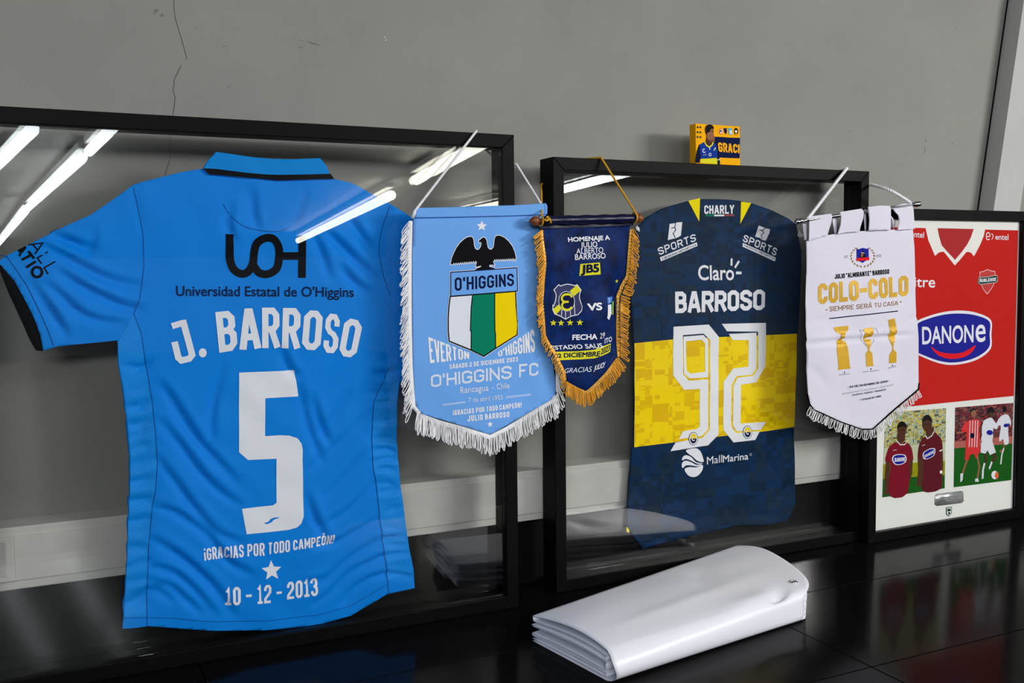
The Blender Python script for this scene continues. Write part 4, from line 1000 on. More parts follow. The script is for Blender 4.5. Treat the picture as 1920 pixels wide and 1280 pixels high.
p = Part(P2, 'tribute_lettering', root, QT)
p.text('HOMENAJE A', n1((580, 396), (1060, 370), (1064, 424), (585, 448)), M_WHITE, 0.0006, bold=0.035)
p.text('JULIO', n1((722, 452), (910, 442), (910, 505), (722, 513)), M_WHITE, 0.0006, bold=0.012).text('ALBERTO', n1((672, 525), (980, 508), (980, 570), (672, 585)), M_WHITE, 0.0006, bold=-0.004).text('BARROSO', n1((655, 590), (1005, 572), (1007, 635), (657, 655)), M_WHITE, 0.0006, bold=0.012); p.done()
p = Part(P2, 'player_badge', root, QT); p.poly(n1((715, 700), (938, 682), (952, 818), (708, 836)), M_LIME, 0.0006).text('JB5', n1((725, 710), (928, 696), (932, 794), (722, 806)), M_NAVYINK, 0.001, bold=0.045); p.done()
p = Part(P2, 'club_crest', root, QT)
sh = n1((475, 935), (495, 952), (530, 938), (580, 930), (630, 938), (660, 948), (685, 935), (728, 998), (712, 1040), (708, 1090), (722, 1140), (738, 1190)) + n2((737, 20), (728, 75), (690, 118), (610, 138), (550, 172), (490, 138), (420, 110), (398, 62), (400, 10)) + n1((408, 1180), (432, 1120), (442, 1060), (432, 1020), (415, 995))
p.poly(sh, mat('crest_navy_print', (22, 26, 92)), 0.0006).line(sh, 1.5, M_WHITE, 0.0009, closed=True)
p.poly(n1((603, 1010), (682, 940), (727, 1000), (650, 1066)), M_LIME, 0.0008).poly(n1((412, 1208), (470, 1160), (497, 1215), (430, 1280)), M_LIME, 0.0008).poly(n2((405, 40), (440, 80), (425, 108), (405, 80)), M_LIME, 0.0008)
for l in ([(505, 60), (500, 135)], [(550, 60), (548, 165)], [(600, 50), (607, 138)], [(650, -10), (655, 125)]): p.line(n2(l), 1.2, M_WHITE, 0.0009)
p.poly(n1(ellipse(562, 1125, 94, 115)), M_WHITE, 0.001).poly(n1(ellipse(562, 1125, 88, 109)), M_NAVYINK, 0.0013)
p.line(n1(smooth_line([(622, 1080), (606, 1052), (560, 1046), (520, 1062), (506, 1096), (520, 1124), (548, 1132)], 4)), 4.0, M_LIME, 0.0016).line(n1((540, 1132), (586, 1132)), 3.6, M_LIME, 0.00162).line(n1(smooth_line([(548, 1132), (518, 1146), (506, 1180), (530, 1214), (580, 1222), (622, 1192)], 4)), 4.0, M_LIME, 0.0016)
p.done()
p = Part(P2, 'printed_star', root, QT)
for cx, cy in ((407, 214), (497, 216), (603, 212), (711, 210)): p.poly(n2(star(cx, cy, 39, 0.42)), M_LIME, 0.0006)
p.done()
Part(P2, 'single_star', root, QT).poly(n1(star(1157, 897, 24, 0.42)), M_LIME, 0.0006).done()
p = Part(P2, 'match_lettering', root, QT)
p.text('VS', n1((790, 1152), (967, 1138), (967, 1226), (795, 1234)), M_WHITE, 0.0006, bold=0.04)
p.text('FECHA', n2((632, 350), (912, 338), (914, 402), (632, 412)), M_WHITE, 0.0006, bold=0.035).text('29', n2((940, 335), (1005, 322), (1005, 382), (945, 398)), M_WHITE, 0.0006, bold=0.0, shear=0.2)
p.text('ESTADIO SAUS', n2((385, 477), (965, 446), (985, 500), (388, 522)), M_WHITE, 0.0006, bold=0.02).text('ITO', n2((1003, 395), (1085, 368), (1085, 425), (1000, 450)), M_WHITE, 0.0006, bold=0.02)
p.poly(n2((395, 545), (700, 538), (880, 520), (980, 480), (1070, 448), (1060, 545), (960, 590), (880, 618), (700, 632), (440, 642)), M_LIME, 0.0006)
p.text('02 DICIEMBRE', n2((412, 568), (948, 536), (945, 596), (425, 615)), M_NAVYINK, 0.001, bold=0.03, shear=0.15).text('2023', n2((952, 512), (1060, 462), (1055, 528), (948, 580)), M_NAVYINK, 0.001, bold=0.02, shear=0.2)
p.text('GRACIAS', n2((540, 735), (845, 710), (842, 770), (536, 785)), M_GREYTX, 0.0006, shear=0.2).text('JULIO!', n2((866, 706), (1000, 655), (985, 722), (862, 758)), M_WHITE, 0.0006, bold=0.02, shear=0.25); p.done()
p = Part(P2, 'visiting_club_crest', root, QT)
p.poly(n1((1030, 1080), (1108, 1072), (1100, 1130), (1032, 1162)), mat('small_crest_blue', (66, 130, 214)), 0.0006).text('O', n1((1048, 1092), (1070, 1090), (1070, 1136), (1048, 1140)), M_WHITE, 0.0009, bold=-.0)
p.poly(n1((1032, 1168), (1086, 1158), (1086, 1280)) + n2((1075, 110), (1048, 182), (1026, 160)) + n1((1030, 1280)), M_WHITE, 0.0006).poly(n1((1090, 1156), (1112, 1112), (1122, 1140), (1108, 1280)) + n2((1092, 80), (1076, 108)), M_GREEN, 0.0006).line(n1((1118, 1130), (1104, 1280)), 1.8, M_LIME, 0.0008); p.done()

# ---------------- white pennant on a steel rod
w1 = Z(1480, 300, 4.268); w2 = Z(1490, 570, 4.741)
P3 = Surf((0, -0.012, ZT), yaw=0.0); xc, yb = P3.at(1625, 825)
P3.O = P3.O + P3.u * xc + P3.v * yb
root = empty('pennant', P3.matrix(), 'white pennant with gold print hanging from a steel rod in front of the red shirt', 'pennant')
P3.h = folds(P3, [([(1512, 645), (1560, 640), (1620, 634), (1710, 626)], 5, -8), ([(1512, 637), (1570, 632), (1640, 626), (1708, 619)], 6, 5), ([(1690, 612), (1706, 598), (1718, 592)], 4, -3), ([(1514, 690), (1535, 702), (1556, 728)], 10, -3),
                  ([(1700, 660), (1680, 690), (1660, 700)], 9, -2), ([(1512, 608), (1540, 600), (1560, 600)], 8, -2)],
             lambda s, t: 0.0012 * np.sin(s * 40 + 1) + 0.001 * np.sin(t * 35 + 3 + 20 * s))
WT = 0.007
cl = w1((135, 648), (290, 602), (480, 575), (700, 560), (850, 556), (990, 548), (998, 700), (1000, 800), (1008, 1000), (1015, 1280)) + w2((1085, 120), (1095, 300), (1098, 500), (1102, 720), (1092, 752), (900, 920), (700, 1095), (680, 1108), (600, 1110), (400, 1040), (180, 945), (140, 900), (122, 800), (115, 700), (106, 400), (100, 200), (102, 0)) + w1((132, 1200), (138, 900))
Part(P3, 'cloth', root, WT).poly(cl, M_WCLOTH, 0.0).done(0.0012)
for k, q in enumerate(([(148, 452), (240, 440), (318, 430), (327, 455), (322, 500), (305, 550), (290, 604), (215, 622), (140, 650), (145, 560)],
                       [(385, 418), (480, 402), (558, 390), (575, 415), (570, 470), (552, 530), (545, 572), (460, 580), (372, 592), (395, 520), (400, 460)],
                       [(608, 378), (700, 366), (790, 368), (796, 400), (794, 480), (790, 560), (700, 562), (612, 568), (618, 480)],
                       [(808, 378), (890, 352), (962, 338), (978, 400), (988, 550), (920, 556), (850, 560), (866, 490), (858, 440), (830, 415)])):
    t = Part(P3, 'hanging_loop', root, WT); t.poly(w1(q), M_WCLOTH, 0.007 if k else 0.006); t.done(0.0012)
    # the back half of the loop, behind the rod
q4 = [[(120, 500), (150, 480), (150, 640), (132, 640)], [(355, 470), (395, 440), (395, 585), (376, 590)], [(600, 400), (622, 390), (622, 560), (612, 566)], [(800, 415), (850, 470), (862, 490), (850, 558), (835, 470), (800, 430)]]
for q in q4: Part(P3, 'loop_backing', root, WT).poly(w1(q), M_WCLOTH, -0.004).done(0.001)
eb = Part(P3, 'black_edging', root, WT)
eb.line(w2((112, 800), (128, 885), (165, 940), (400, 1045), (590, 1113), (690, 1113), (900, 925), (1098, 758), (1104, 700)), 3.4, M_BLACKF, 0.0006); eb.done(0.001)
el = w2((130, 905), (180, 950), (400, 1050), (600, 1118), (690, 1114)); er = w2((690, 1114), (900, 930), (1040, 812), (1100, 760))
fringe_mesh(P3, 'fringe', root, [(el, (-7, 17), (-3, 19), 26, 5), (er, (2, 17), (3, 13), 28, 4.6)], M_WFR, 0.00095, 9)
ra = P3.at(1488, 416.5); rb = P3.at(1726, 381.5); rv = np.array(rb) - np.array(ra); rl = np.linalg.norm(rv); rv /= rl
b = MB(); b.tube([(ra[0] + .012 * rv[0], ra[1] + .012 * rv[1], .002), (rb[0] - .012 * rv[0], rb[1] - .012 * rv[1], .002)], .0042, 14)
rod = b.build('rod', M_CHROME, root, smooth=True)
for q, sg in ((ra, 1), (rb, -1)):
    m = MB(); prof = [(0, .0012), (.004, .0045), (.008, .0066), (.012, .0058), (.014, .0045), (.016, .0068), (.019, .0068), (.021, .0046), (.024, .0046)]
    m.tube([(q[0] + sg * rv[0] * d, q[1] + sg * rv[1] * d, .002) for d, r in prof], [r * 1.05 for d, r in prof], 14); m.build('finial', M_CHROME, rod, smooth=True)
b = MB()
T2 = 0.8665 + 0.0036
sB = S2f.at(1586, 320, 0)[0]; B0 = rel(P3, S2f, sB, T2, 0.003); B1 = rel(P3, S2f, sB + .02, T2, -0.058)
we = xr2 - (xl2 + xr2) / 2 + 0.0036
tE = S2f.at(1631, 344.5, 0)[1]; B2 = rel(P3, S2f, we, tE, -0.056); B3 = rel(P3, S2f, we, tE - .002, 0.003)
kA = P3.at(1509, 411); kB = P3.at(1701, 380)
world_cord(b, P3, [(kA[0], kA[1], .009), B0], 0.0036, 0.011); world_cord(b, P3, [B0, B1], 0.0036, 0.011); world_cord(b, P3, [B1, B2], 0.0036, 0.011); world_cord(b, P3, [B2, B3], 0.0036, 0.011)
mid = P3.at(1660, 357)
world_cord(b, P3, [B3, (mid[0], mid[1], .012), (kB[0], kB[1], .009)], 0.0034, 0.011)
b.build('cord', M_WFR, root, smooth=True)
p = Part(P3, 'club_crest', root)
p.poly(w1((540, 712), (560, 712), (585, 702), (610, 708), (632, 708), (634, 790), (588, 822), (541, 798)), M_DBLUE, 0.0007)
p.poly(w1(smooth_line([(562, 785), (572, 745), (590, 728), (604, 748), (610, 782)], 4)), M_HAIR, 0.001).poly(w1((574, 748), (584, 740), (592, 755), (586, 772), (572, 776)), M_SKIN, 0.0012).line(w1((572, 738), (600, 745)), .8, M_WHITE, 0.0014)
p.poly(w1((537, 785), (636, 776), (636, 800), (540, 808)), M_REDP, 0.0016)
for sg in (-1, 1):
    for i in range(9):
        an = math.radians(100 + i * 17) if sg < 0 else math.radians(80 - i * 17)
        cx, cy = 588 + 90 * math.cos(an), 772 + 80 * math.sin(an)
        p.poly(w1(ellipse(cx, cy, 11, 5, 8, an + 0.9 * sg)), M_BROWNP, 0.0008)
p.text('EST', w1((443, 764), (476, 761), (476, 783), (443, 786)), M_GREYP, 0.0008).text('1925', w1((692, 756), (734, 752), (734, 775), (692, 779)), M_GREYP, 0.0008); p.done()
p = Part(P3, 'player_lettering', root, WT); p.text('JULIO "ALMIRANTE" BARROSO', w1((358, 914), (801, 871), (802, 910), (360, 951)), M_BLACK, 0.0007, w=0.24, gap=0.55); p.done()
p = Part(P3, 'club_lettering', root, WT); p.text('COLO-COLO', w1((225, 990), (953, 922), (955, 1085), (230, 1153)), M_GOLDP, 0.0007, w=0.27, gap=0.42); p.done()
p = Part(P3, 'motto_lettering', root, WT); p.text('SIEMPRE SERÁ TU CASA', w1((322, 1172), (872, 1126), (872, 1160), (322, 1212)), M_BROWNP, 0.0007, w=0.15, gap=1.5)
p.poly(w1(ellipse(297, 1198, 6, 6, 10)), M_BROWNP, 0.0007).poly(w1(ellipse(895, 1135, 6, 6, 10)), M_BROWNP, 0.0007).line(w1((322, 1268), (870, 1207)), 1.9, M_NAVYINK, 0.0007); p.done()
TR = ([(344, 206), (484, 191), (480, 232), (455, 258), (440, 275), (438, 287), (462, 322), (468, 365), (476, 400), (490, 555), (498, 572), (381, 585), (388, 565), (372, 400), (380, 350), (408, 292), (410, 275), (362, 244)],
      [(611, 216), (691, 206), (688, 300), (672, 368), (662, 408), (688, 436), (692, 540), (703, 548), (627, 555), (632, 542), (627, 440), (652, 405), (645, 382), (622, 320)],
      [(828, 139), (888, 126), (902, 195), (903, 285), (884, 350), (881, 400), (910, 432), (910, 520), (842, 526), (845, 452), (872, 408), (870, 375), (842, 315), (838, 205)])
for q in TR:
    p = Part(P3, 'trophy_print', root, WT); p.poly(w2(q), M_GOLDP, 0.0007)
    if q[0][0] == 611:
        p.line(w2((612, 240), (592, 228), (580, 226), (590, 275), (605, 330), (637, 374)), 0.8, M_GREYP, 0.0007).line(w2((690, 235), (710, 212), (722, 212), (726, 250), (706, 325), (672, 366)), 0.8, M_GREYP, 0.0007)
    p.done()
for t, q in (('SUPERCOPA', [(396, 622), (494, 612), (494, 622), (396, 633)]), ('CAMP. NACIONAL', [(598, 597), (747, 580), (747, 591), (598, 608)]), ('COPA CHILE', [(833, 563), (912, 547), (912, 558), (833, 574)])):
    p = Part(P3, 'trophy_caption', root, WT); c = {'S': (443, 606), 'C': (671, 575)}[t[0]] if t != 'COPA CHILE' else (876, 545)
    p.text(t, w2(*q), M_GREYP, 0.0007, w=0.2, gap=1.0).poly(w2(rect(c[0] - 4, c[1] - 6, c[0] + 4, c[1] + 6)), M_NAVYINK, 0.0007); p.done()
p = Part(P3, 'dedication_lettering', root, WT)
p.text('- 02 DE DICIEMBRE DE 2023 -', w2((470, 730), (842, 672), (842, 690), (470, 748)), M_NAVYINK, 0.0007, w=0.24, gap=0.8)
p.text('GRACIAS POR TU ENTREGA Y DEDICACION', w2((424, 793), (878, 709), (878, 722), (424, 805)), M_GREYP, 0.0007, w=0.18, gap=1.0)
p.text('VALENTÍA, FUERZA Y GRANDEZA', w2((512, 802), (808, 750), (808, 764), (512, 816)), M_NAVYINK, 0.0007, w=0.22, gap=0.8)
p.text('7 TÍTULOS EN 7 AÑOS', w2((582, 844), (762, 808), (762, 823), (582, 859)), M_NAVYINK, 0.0007, w=0.24, gap=0.8); p.done()

# ================================================================== RED SHIRT MOUNT in the third frame
r1 = Z(1640, 380, 4.0); r2 = Z(1620, 680, 4.0)
M3 = Surf(S3f.O); M3.d = -0.0125
par = F3; wf = (xr3 - xl3) / 2 - RW - .0004
bm_ = MB(); bm_.box(-wf, wf, RW + .0004, .7824 - RW - .0004, -0.022, -0.0125); bm_.build('mat_board', M_MAT, par)
def recess_poly(name, px, m, lift=0.0004):
    p = Part(M3, name, par); p.poly(px, m, lift); p.done(0.0); return p
p = Part(M3, 'red_shirt', par)
TLr = (1655, 425.5); BRr = (1900.5, 742); TRr = (1908.7, 431.7); BLr = (1653, 767)
p.poly([TLr, TRr, BRr, BLr], M_RED, 0.0006); rs = p.done(smooth=False)
p = Part(M3, 'shirt_lining', rs); p.poly(r1((468, 190), (740, 197), (715, 270), (690, 320), (600, 430), (520, 345), (495, 300)), M_RED2, 0.0008); p.done(smooth=False)
p = Part(M3, 'shirt_collar', rs); p.poly(r1((378, 186), (468, 188), (480, 250), (500, 318), (540, 365), (600, 428), (650, 370), (690, 315), (718, 262), (741, 196), (826, 200), (815, 250), (795, 300), (765, 360), (742, 402), (722, 376), (700, 368), (684, 370), (640, 425), (598, 470), (555, 415), (515, 366), (480, 372), (450, 398), (425, 340), (400, 280)), mat('white_collar_fabric', (238, 236, 232), 0.7, 0.2), 0.0010); p.done(smooth=False)
p = Part(M3, 'shoulder_lettering', rs)
p.text('entel', r1((903, 236), (1000, 236), (1000, 280), (902, 276)), M_WHITE, 0.0010, bold=0.012)
p.line(r1(smooth_line([(838, 254), (862, 250), (856, 228), (842, 226), (834, 248), (840, 276), (860, 272)], 4)), 1.9, M_WHITE, 0.0010).line(r1(smooth_line([(874, 230), (886, 250), (876, 276)], 4)), 1.6, M_WHITE, 0.0010); p.done(smooth=False)
p = Part(M3, 'shoulder_lettering', rs); p.text('entel', r1((270, 210), (368, 220), (366, 264), (268, 256)), M_WHITE, 0.0010, bold=0.012); p.done(smooth=False)
p = Part(M3, 'maker_lettering', rs); p.text('Mitre', r1((205, 556), (452, 552), (450, 636), (203, 628)), M_WHITE, 0.0010, bold=0.012); p.done(smooth=False)
p = Part(M3, 'club_crest', rs)
sh = r1((785, 520), (812, 515), (842, 500), (872, 512), (898, 515), (902, 560), (890, 612), (868, 650), (840, 684), (812, 650), (796, 612), (786, 560))
p.poly(sh, mat('crest_red_print', (196, 40, 36)), 0.0012).line(sh, 1.6, mat('crest_pink_edge', (236, 180, 178)), 0.0014, closed=True)
bn = r1((776, 560), (845, 556), (908, 543), (917, 552), (916, 590), (904, 598), (845, 604), (788, 612), (772, 602))
p.poly(bn, M_DGREEN, 0.0016).line(bn, 1.0, mat('crest_pale_edge', (190, 205, 196)), 0.0018, closed=True).text('ÑUBLENSE', r1((782, 573), (906, 560), (906, 586), (782, 597)), M_WHITE, 0.0020, w=0.24, gap=0.7); p.done(smooth=False)
p = Part(M3, 'sponsor_badge', rs)
wo = smooth_line([(300, 900), (400, 850), (520, 818), (640, 808), (760, 824), (868, 878), (872, 985), (866, 1095), (760, 1178), (600, 1215), (470, 1200), (320, 1140), (292, 1125), (290, 1000)], 4, True)
p.poly(r1(wo), M_WHITE, 0.0012)
p.poly(r1(smooth_line([(312, 912), (410, 866), (520, 838), (640, 830), (760, 845), (857, 890), (858, 985), (853, 1085), (750, 1162), (600, 1197), (470, 1182), (330, 1128), (306, 1112), (304, 1000)], 4, True)), M_DBLUE, 0.0014)
p.text('DANON', r1((350, 930), (738, 914), (736, 1046), (352, 1062)), M_WHITE, 0.0017, bold=0.02).text('e', r1((752, 856), (830, 848), (826, 1040), (752, 1045)), M_WHITE, 0.0017, bold=0.012)
p.poly(r1(smooth_line([(418, 1076), (470, 1112), (560, 1130), (660, 1120), (752, 1068), (722, 1122), (660, 1158), (560, 1170), (480, 1146), (440, 1112)], 4, True)), M_REDP, 0.0017); p.done(smooth=False)
# photo prints
p = Part(M3, 'photo_print', par)
pq = r2((158, 372), (615, 340), (603, 940), (137, 1008))
p.poly(pq, M_CROWD, 0.0006)
p.poly(r2((150, 640), (610, 590), (604, 760), (143, 830)), mat('print_haze', (196, 204, 170)), 0.0008).poly(r2((143, 760), (606, 735), (603, 940), (137, 1008)), M_GRASSY, 0.0009).poly(r2((140, 870), (604, 840), (603, 940), (137, 1008)), M_GRASS, 0.001)
for arm in ([(165, 700), (195, 740), (190, 860), (205, 978), (150, 990), (152, 860)], [(335, 720), (364, 720), (358, 830), (330, 930), (300, 930), (325, 830)], [(400, 700), (442, 720), (440, 820), (425, 930), (390, 920), (402, 820)], [(560, 640), (588, 650), (592, 760), (585, 860), (560, 840)]): p.poly(r2(arm), M_SKIND, 0.0011)
p.poly(r2(smooth_line([(240, 595), (215, 605), (180, 640), (155, 735), (192, 745), (195, 800), (190, 996), (325, 976), (335, 735), (366, 730), (355, 640), (325, 600), (300, 590), (270, 612)], 3, True)), M_MAROON, 0.0013)
p.poly(r2(smooth_line([(458, 550), (425, 580), (405, 640), (402, 722), (440, 722), (440, 830), (438, 962), (575, 942), (575, 800), (572, 660), (586, 655), (580, 580), (545, 535), (520, 520), (480, 560)], 3, True)), M_MAROOND, 0.0013)
for cx, cy in ((272, 560), (490, 520)): p.poly(r2((cx - 26, cy - 30), (cx + 30, cy - 40), (cx + 34, cy + 20), (cx - 4, cy + 52), (cx - 26, cy + 24)), M_SKIND, 0.0014)
p.line(r2((240, 580), (268, 614), (302, 612), (325, 582)), 1.8, M_WHITE, 0.0015).line(r2((456, 545), (472, 568), (505, 545), (522, 512)), 1.8, M_WHITE, 0.0015)
for cx, cy, rx, ry in ((281, 500, 34, 56), (470, 455, 36, 60)):
    p.poly(r2(ellipse(cx, cy, rx, ry)), M_SKIND, 0.0016)
    p.poly(r2([(cx + 1.06 * rx * math.cos(a), cy - 0.1 * ry + 1.02 * ry * math.sin(a)) for a in [math.pi + math.pi * i / 14 for i in range(15)]] + [(cx + rx * .8, cy - ry * .25), (cx + rx * .2, cy - ry * .45), (cx - rx * .7, cy - ry * .3)]), M_HAIR, 0.0018)
    for dx in (-.36, .36): p.poly(r2(ellipse(cx + dx * rx, cy + .02 * ry, rx * .15, ry * .07, 8)), M_HAIR, 0.0019)
    p.line(r2((cx - rx * .3, cy + ry * .55), (cx + rx * .3, cy + ry * .55)), .7, M_MAROON, 0.0019).line(r2((cx, cy + ry * .05), (cx + rx * .06, cy + ry * .32)), .6, M_HAIR, 0.0019)
for q in ([(208, 735), (212, 700), (245, 684), (300, 688), (314, 712), (310, 740), (280, 760), (235, 764)], [(437, 705), (442, 670), (490, 642), (525, 640), (530, 662), (520, 695), (480, 718), (450, 722)]):
    p.poly(r2(smooth_line(q, 4, True)), M_WHITE, 0.0017); c = np.mean(np.array(q), 0)
    p.poly(r2(smooth_line([tuple(c + (np.array(z) - c) * .86) for z in q], 4, True)), M_DBLUE, 0.0019)
p.text('DANONE', r2((224, 712), (306, 706), (304, 734), (224, 742)), M_WHITE, 0.0021, w=0.2).text('DANONE', r2((448, 690), (520, 652), (522, 674), (450, 712)), M_WHITE, 0.0021, w=0.2)
p.line(r2((213, 656), (240, 651)), .9, M_WHITE, 0.0017).line(r2((432, 622), (455, 612)), .9, M_WHITE, 0.0017).line(r2((562, 660), (584, 652)), 2.4, M_WHITE, 0.0017).poly(r2(ellipse(574, 818, 11, 13, 12)), M_WHITE, 0.0018)
p.done(smooth=False)
p = Part(M3, 'photo_print', par)
p.poly(r2((683, 335), (1118, 300), (1102, 878), (672, 932)), M_CROWDR, 0.0006).poly(r2((677, 590), (1112, 550), (1110, 625), (676, 655)), mat('print_red_hoarding', (178, 96, 84)), 0.0008).poly(r2((676, 640), (1110, 605), (1102, 878), (672, 932)), M_GRASS, 0.001)
SH = mat('print_white_kit', (222, 226, 234)); RD = mat('print_red_kit', (214, 34, 36))
# white kit, far right
p.poly(r2((1035, 330), (1062, 325), (1066, 365), (1040, 372)), M_HAIR, 0.0016).poly(r2((1040, 352), (1064, 350), (1060, 385), (1044, 388)), M_SKIN, 0.0015)
p.poly(r2(smooth_line([(1030, 395), (1075, 388), (1100, 440), (1095, 470), (1080, 450), (1078, 520), (1082, 600), (1050, 612), (1040, 570), (1015, 590), (1010, 560), (1022, 470), (985, 480), (1000, 430)], 3, True)), SH, 0.0014)
p.line(r2((1050, 600), (1045, 650), (1015, 665)), 4, M_SKIN, 0.0013).line(r2((1045, 640), (1030, 690), (1022, 760)), 3.6, SH, 0.0014).poly(r2(ellipse(1062, 468, 20, 14, 14, -.2)), M_DBLUE, 0.0017)
# red and white kit, left
p.poly(r2((800, 340), (832, 336), (838, 375), (830, 405), (806, 408), (798, 375)), M_SKIN, 0.0015).poly(r2((797, 352), (812, 336), (836, 342), (838, 358), (815, 352), (800, 372)), M_HAIR, 0.0017)
p.line(r2((775, 470), (740, 520), (688, 525)), 4, M_SKIN, 0.0013).line(r2((860, 440), (872, 500), (850, 520)), 4, M_SKIN, 0.0013)
p.poly(r2((790, 430), (850, 420), (872, 445), (868, 500), (862, 630), (760, 640), (765, 520), (732, 520), (725, 495), (755, 445)), RD, 0.0014)
for x in (792, 812, 832, 850): p.line(r2((x, 432), (x - 8, 632)), 2.0, SH, 0.0016)
p.poly(r2((758, 640), (866, 622), (872, 660), (850, 690), (836, 720), (822, 680), (790, 690), (782, 728), (752, 728)), RD, 0.0015)
p.poly(r2(ellipse(808, 545, 17, 20, 12)), M_SHIRTDK, 0.0018)
p.line(r2((770, 725), (745, 800), (728, 850)), 5, M_SKIN, 0.0013).line(r2((845, 690), (862, 780), (848, 860)), 5, M_SKIN, 0.0013).poly(r2((718, 830), (740, 826), (735, 880), (718, 895)), SH, 0.0017).poly(r2((828, 870), (850, 862), (858, 890), (830, 890)), SH, 0.0017)
# white kit, centre
p.poly(r2((930, 340), (962, 330), (974, 362), (970, 400), (945, 412), (925, 380)), M_SKIND, 0.0017).poly(r2((922, 380), (926, 342), (950, 328), (972, 345), (972, 375), (945, 370)), M_HAIR, 0.0019)
p.line(r2((885, 440), (866, 500), (876, 548)), 4.5, M_SKIND, 0.0019)
p.poly(r2(smooth_line([(905, 425), (950, 410), (975, 440), (1000, 470), (985, 500), (965, 490), (955, 590), (880, 600), (880, 500), (880, 450)], 3, True)), SH, 0.0018)
p.poly(r2((872, 600), (958, 585), (978, 650), (985, 670), (940, 690), (922, 655), (905, 680), (870, 672)), SH, 0.0019).poly(r2(ellipse(938, 522, 25, 19, 14, .1)), M_DBLUE, 0.002)
p.line(r2((905, 670), (912, 720), (895, 780)), 6, M_SKIND, 0.0016).line(r2((960, 680), (985, 705), (955, 745)), 6, M_SKIND, 0.0016).line(r2((900, 750), (888, 800), (885, 868)), 5, SH, 0.0018).line(r2((955, 740), (935, 795)), 4.6, SH, 0.0018)
p.poly(r2(ellipse(976, 840, 26, 32)), M_WHITE, 0.002).poly(r2((985, 812), (1004, 832), (1002, 862), (985, 868), (974, 845)), mat('print_orange', (226, 100, 50)), 0.0022)
p.done(smooth=False)
p = Part(M3, 'name_plaque', par)
pl_ = r2((545, 982), (728, 958), (742, 966), (745, 1035), (730, 1050), (545, 1072), (528, 1062), (530, 995))
p.poly(pl_, M_SILVER, 0.0012)
for q in ([(570, 1012), (705, 992)], [(610, 1038), (662, 1031)]): p.line(r2(q), 2.0, M_GREYP, 0.0016)
p.done(0.0008)
p = Part(M3, 'small_crest', par)
sh = r2((613, 1085), (658, 1078), (655, 1128), (636, 1150), (615, 1138)); p.poly(sh, M_DGREEN, 0.0006)
p.poly(r2((618, 1090), (653, 1084), (650, 1126), (636, 1143), (620, 1133)), M_MAT, 0.0009).poly(r2((622, 1096), (648, 1092), (648, 1110), (622, 1114)), M_DGREEN, 0.0011).poly(r2(ellipse(636, 1126, 8, 10, 10)), M_DGREEN, 0.0011); p.done(smooth=False)

# ================================================================== CANVAS BLOCK on top of the middle frame
k1 = Z(1270, 210, 10.667)
CB = Surf((0, 0, 0)); CB.O = S2f.O + S2f.v * 0.8668 - S2f.n * 0.012
CB = Surf(CB.O, lean=0.05, yaw=0.0)
x0 = CB.at(1270 + 372 / 10.667, 290)[0]; x1 = CB.at(1388, 290)[0]; hh = CB.at(1345, 234)[1]
CB.O = CB.O + CB.u * ((x0 + x1) / 2)
wd_ = (x1 - x0) / 2
root = empty('photo_block', CB.matrix(), 'small yellow and navy photo block of a player standing on the middle frame', 'photo block')
b = MB(); b.box(-wd_, wd_, 0, hh, -0.022, 0.0); b.build('block', M_ORANGE, root, bevel=0.0012)
p = Part(CB, 'printed_front', root)
def clampx(pl): return [(min(max(x, 1270 + 366 / 10.667), 1388.2), y) for x, y in pl]
p.poly(k1((730, 490), (900, 500), (1080, 512), (1252, 515), (1246, 925), (1000, 918), (780, 905)), M_CARDNAVY, 0.0004)
p.text('GRACI', k1((805, 605), (1240, 650), (1238, 825), (825, 795)), M_ORANGE, 0.0007, w=0.21, gap=0.45)
for i, x in enumerate((405, 455)):
    for y in (305, 405, 500): p.poly(k1(star(x + 5 * i, y, 30, 0.45)), M_CARDNAVY, 0.0004)
# player print
p.poly(k1((470, 940), (790, 915), (800, 1040), (600, 1030), (460, 1015)), M_LIME, 0.0005)
p.poly(k1((365, 1010), (352, 960), (385, 780), (430, 655), (535, 600), (700, 590), (745, 600), (800, 700), (830, 850), (855, 1045), (800, 1045), (790, 918), (460, 935), (440, 1020)), M_SHIRTDK, 0.0006)
p.poly(k1((440, 650), (535, 605), (640, 700), (715, 600), (760, 640), (795, 780), (792, 912), (470, 935), (455, 820)), M_SHIRTBL, 0.0008)
p.poly(k1((580, 480), (715, 500), (720, 590), (640, 695), (560, 610)), M_SKIND, 0.001)
p.line(k1((540, 600), (580, 670), (635, 705), (690, 660), (712, 605)), 2.6, M_LIME, 0.0011).line(k1((640, 700), (643, 755)), 1.6, M_WHITE, 0.0012)
p.poly(k1(smooth_line([(585, 320), (570, 430), (590, 510), (640, 580), (700, 590), (735, 560), (742, 490), (722, 470), (722, 380), (705, 310), (640, 290)], 3, True)), M_SKIN, 0.0012)
p.poly(k1(smooth_line([(560, 420), (552, 320), (590, 262), (660, 250), (715, 290), (724, 340), (700, 335), (660, 345), (640, 400), (610, 420), (596, 470)], 3, True)), M_HAIR, 0.0014)
p.poly(k1(ellipse(602, 440, 16, 32, 10)), M_SKIN, 0.0015).line(k1((672, 378), (712, 374)), 1.1, M_HAIR, 0.0015).poly(k1(ellipse(692, 400, 12, 7, 8)), M_HAIR, 0.0015).line(k1((690, 540), (730, 535)), .8, M_MAROON, 0.0015).line(k1((640, 555), (690, 585), (735, 570)), 1.2, M_SKIND, 0.0014)
p.line(k1([(530 + 28 * math.cos(a), 775 + 34 * math.sin(a)) for a in [0.6 + .45 * i for i in range(11)]]), 1.5, M_WHITE, 0.0011).line(k1(ellipse(648, 852, 22, 28, 14)), 1.1, M_WHITE, 0.0011, closed=True)
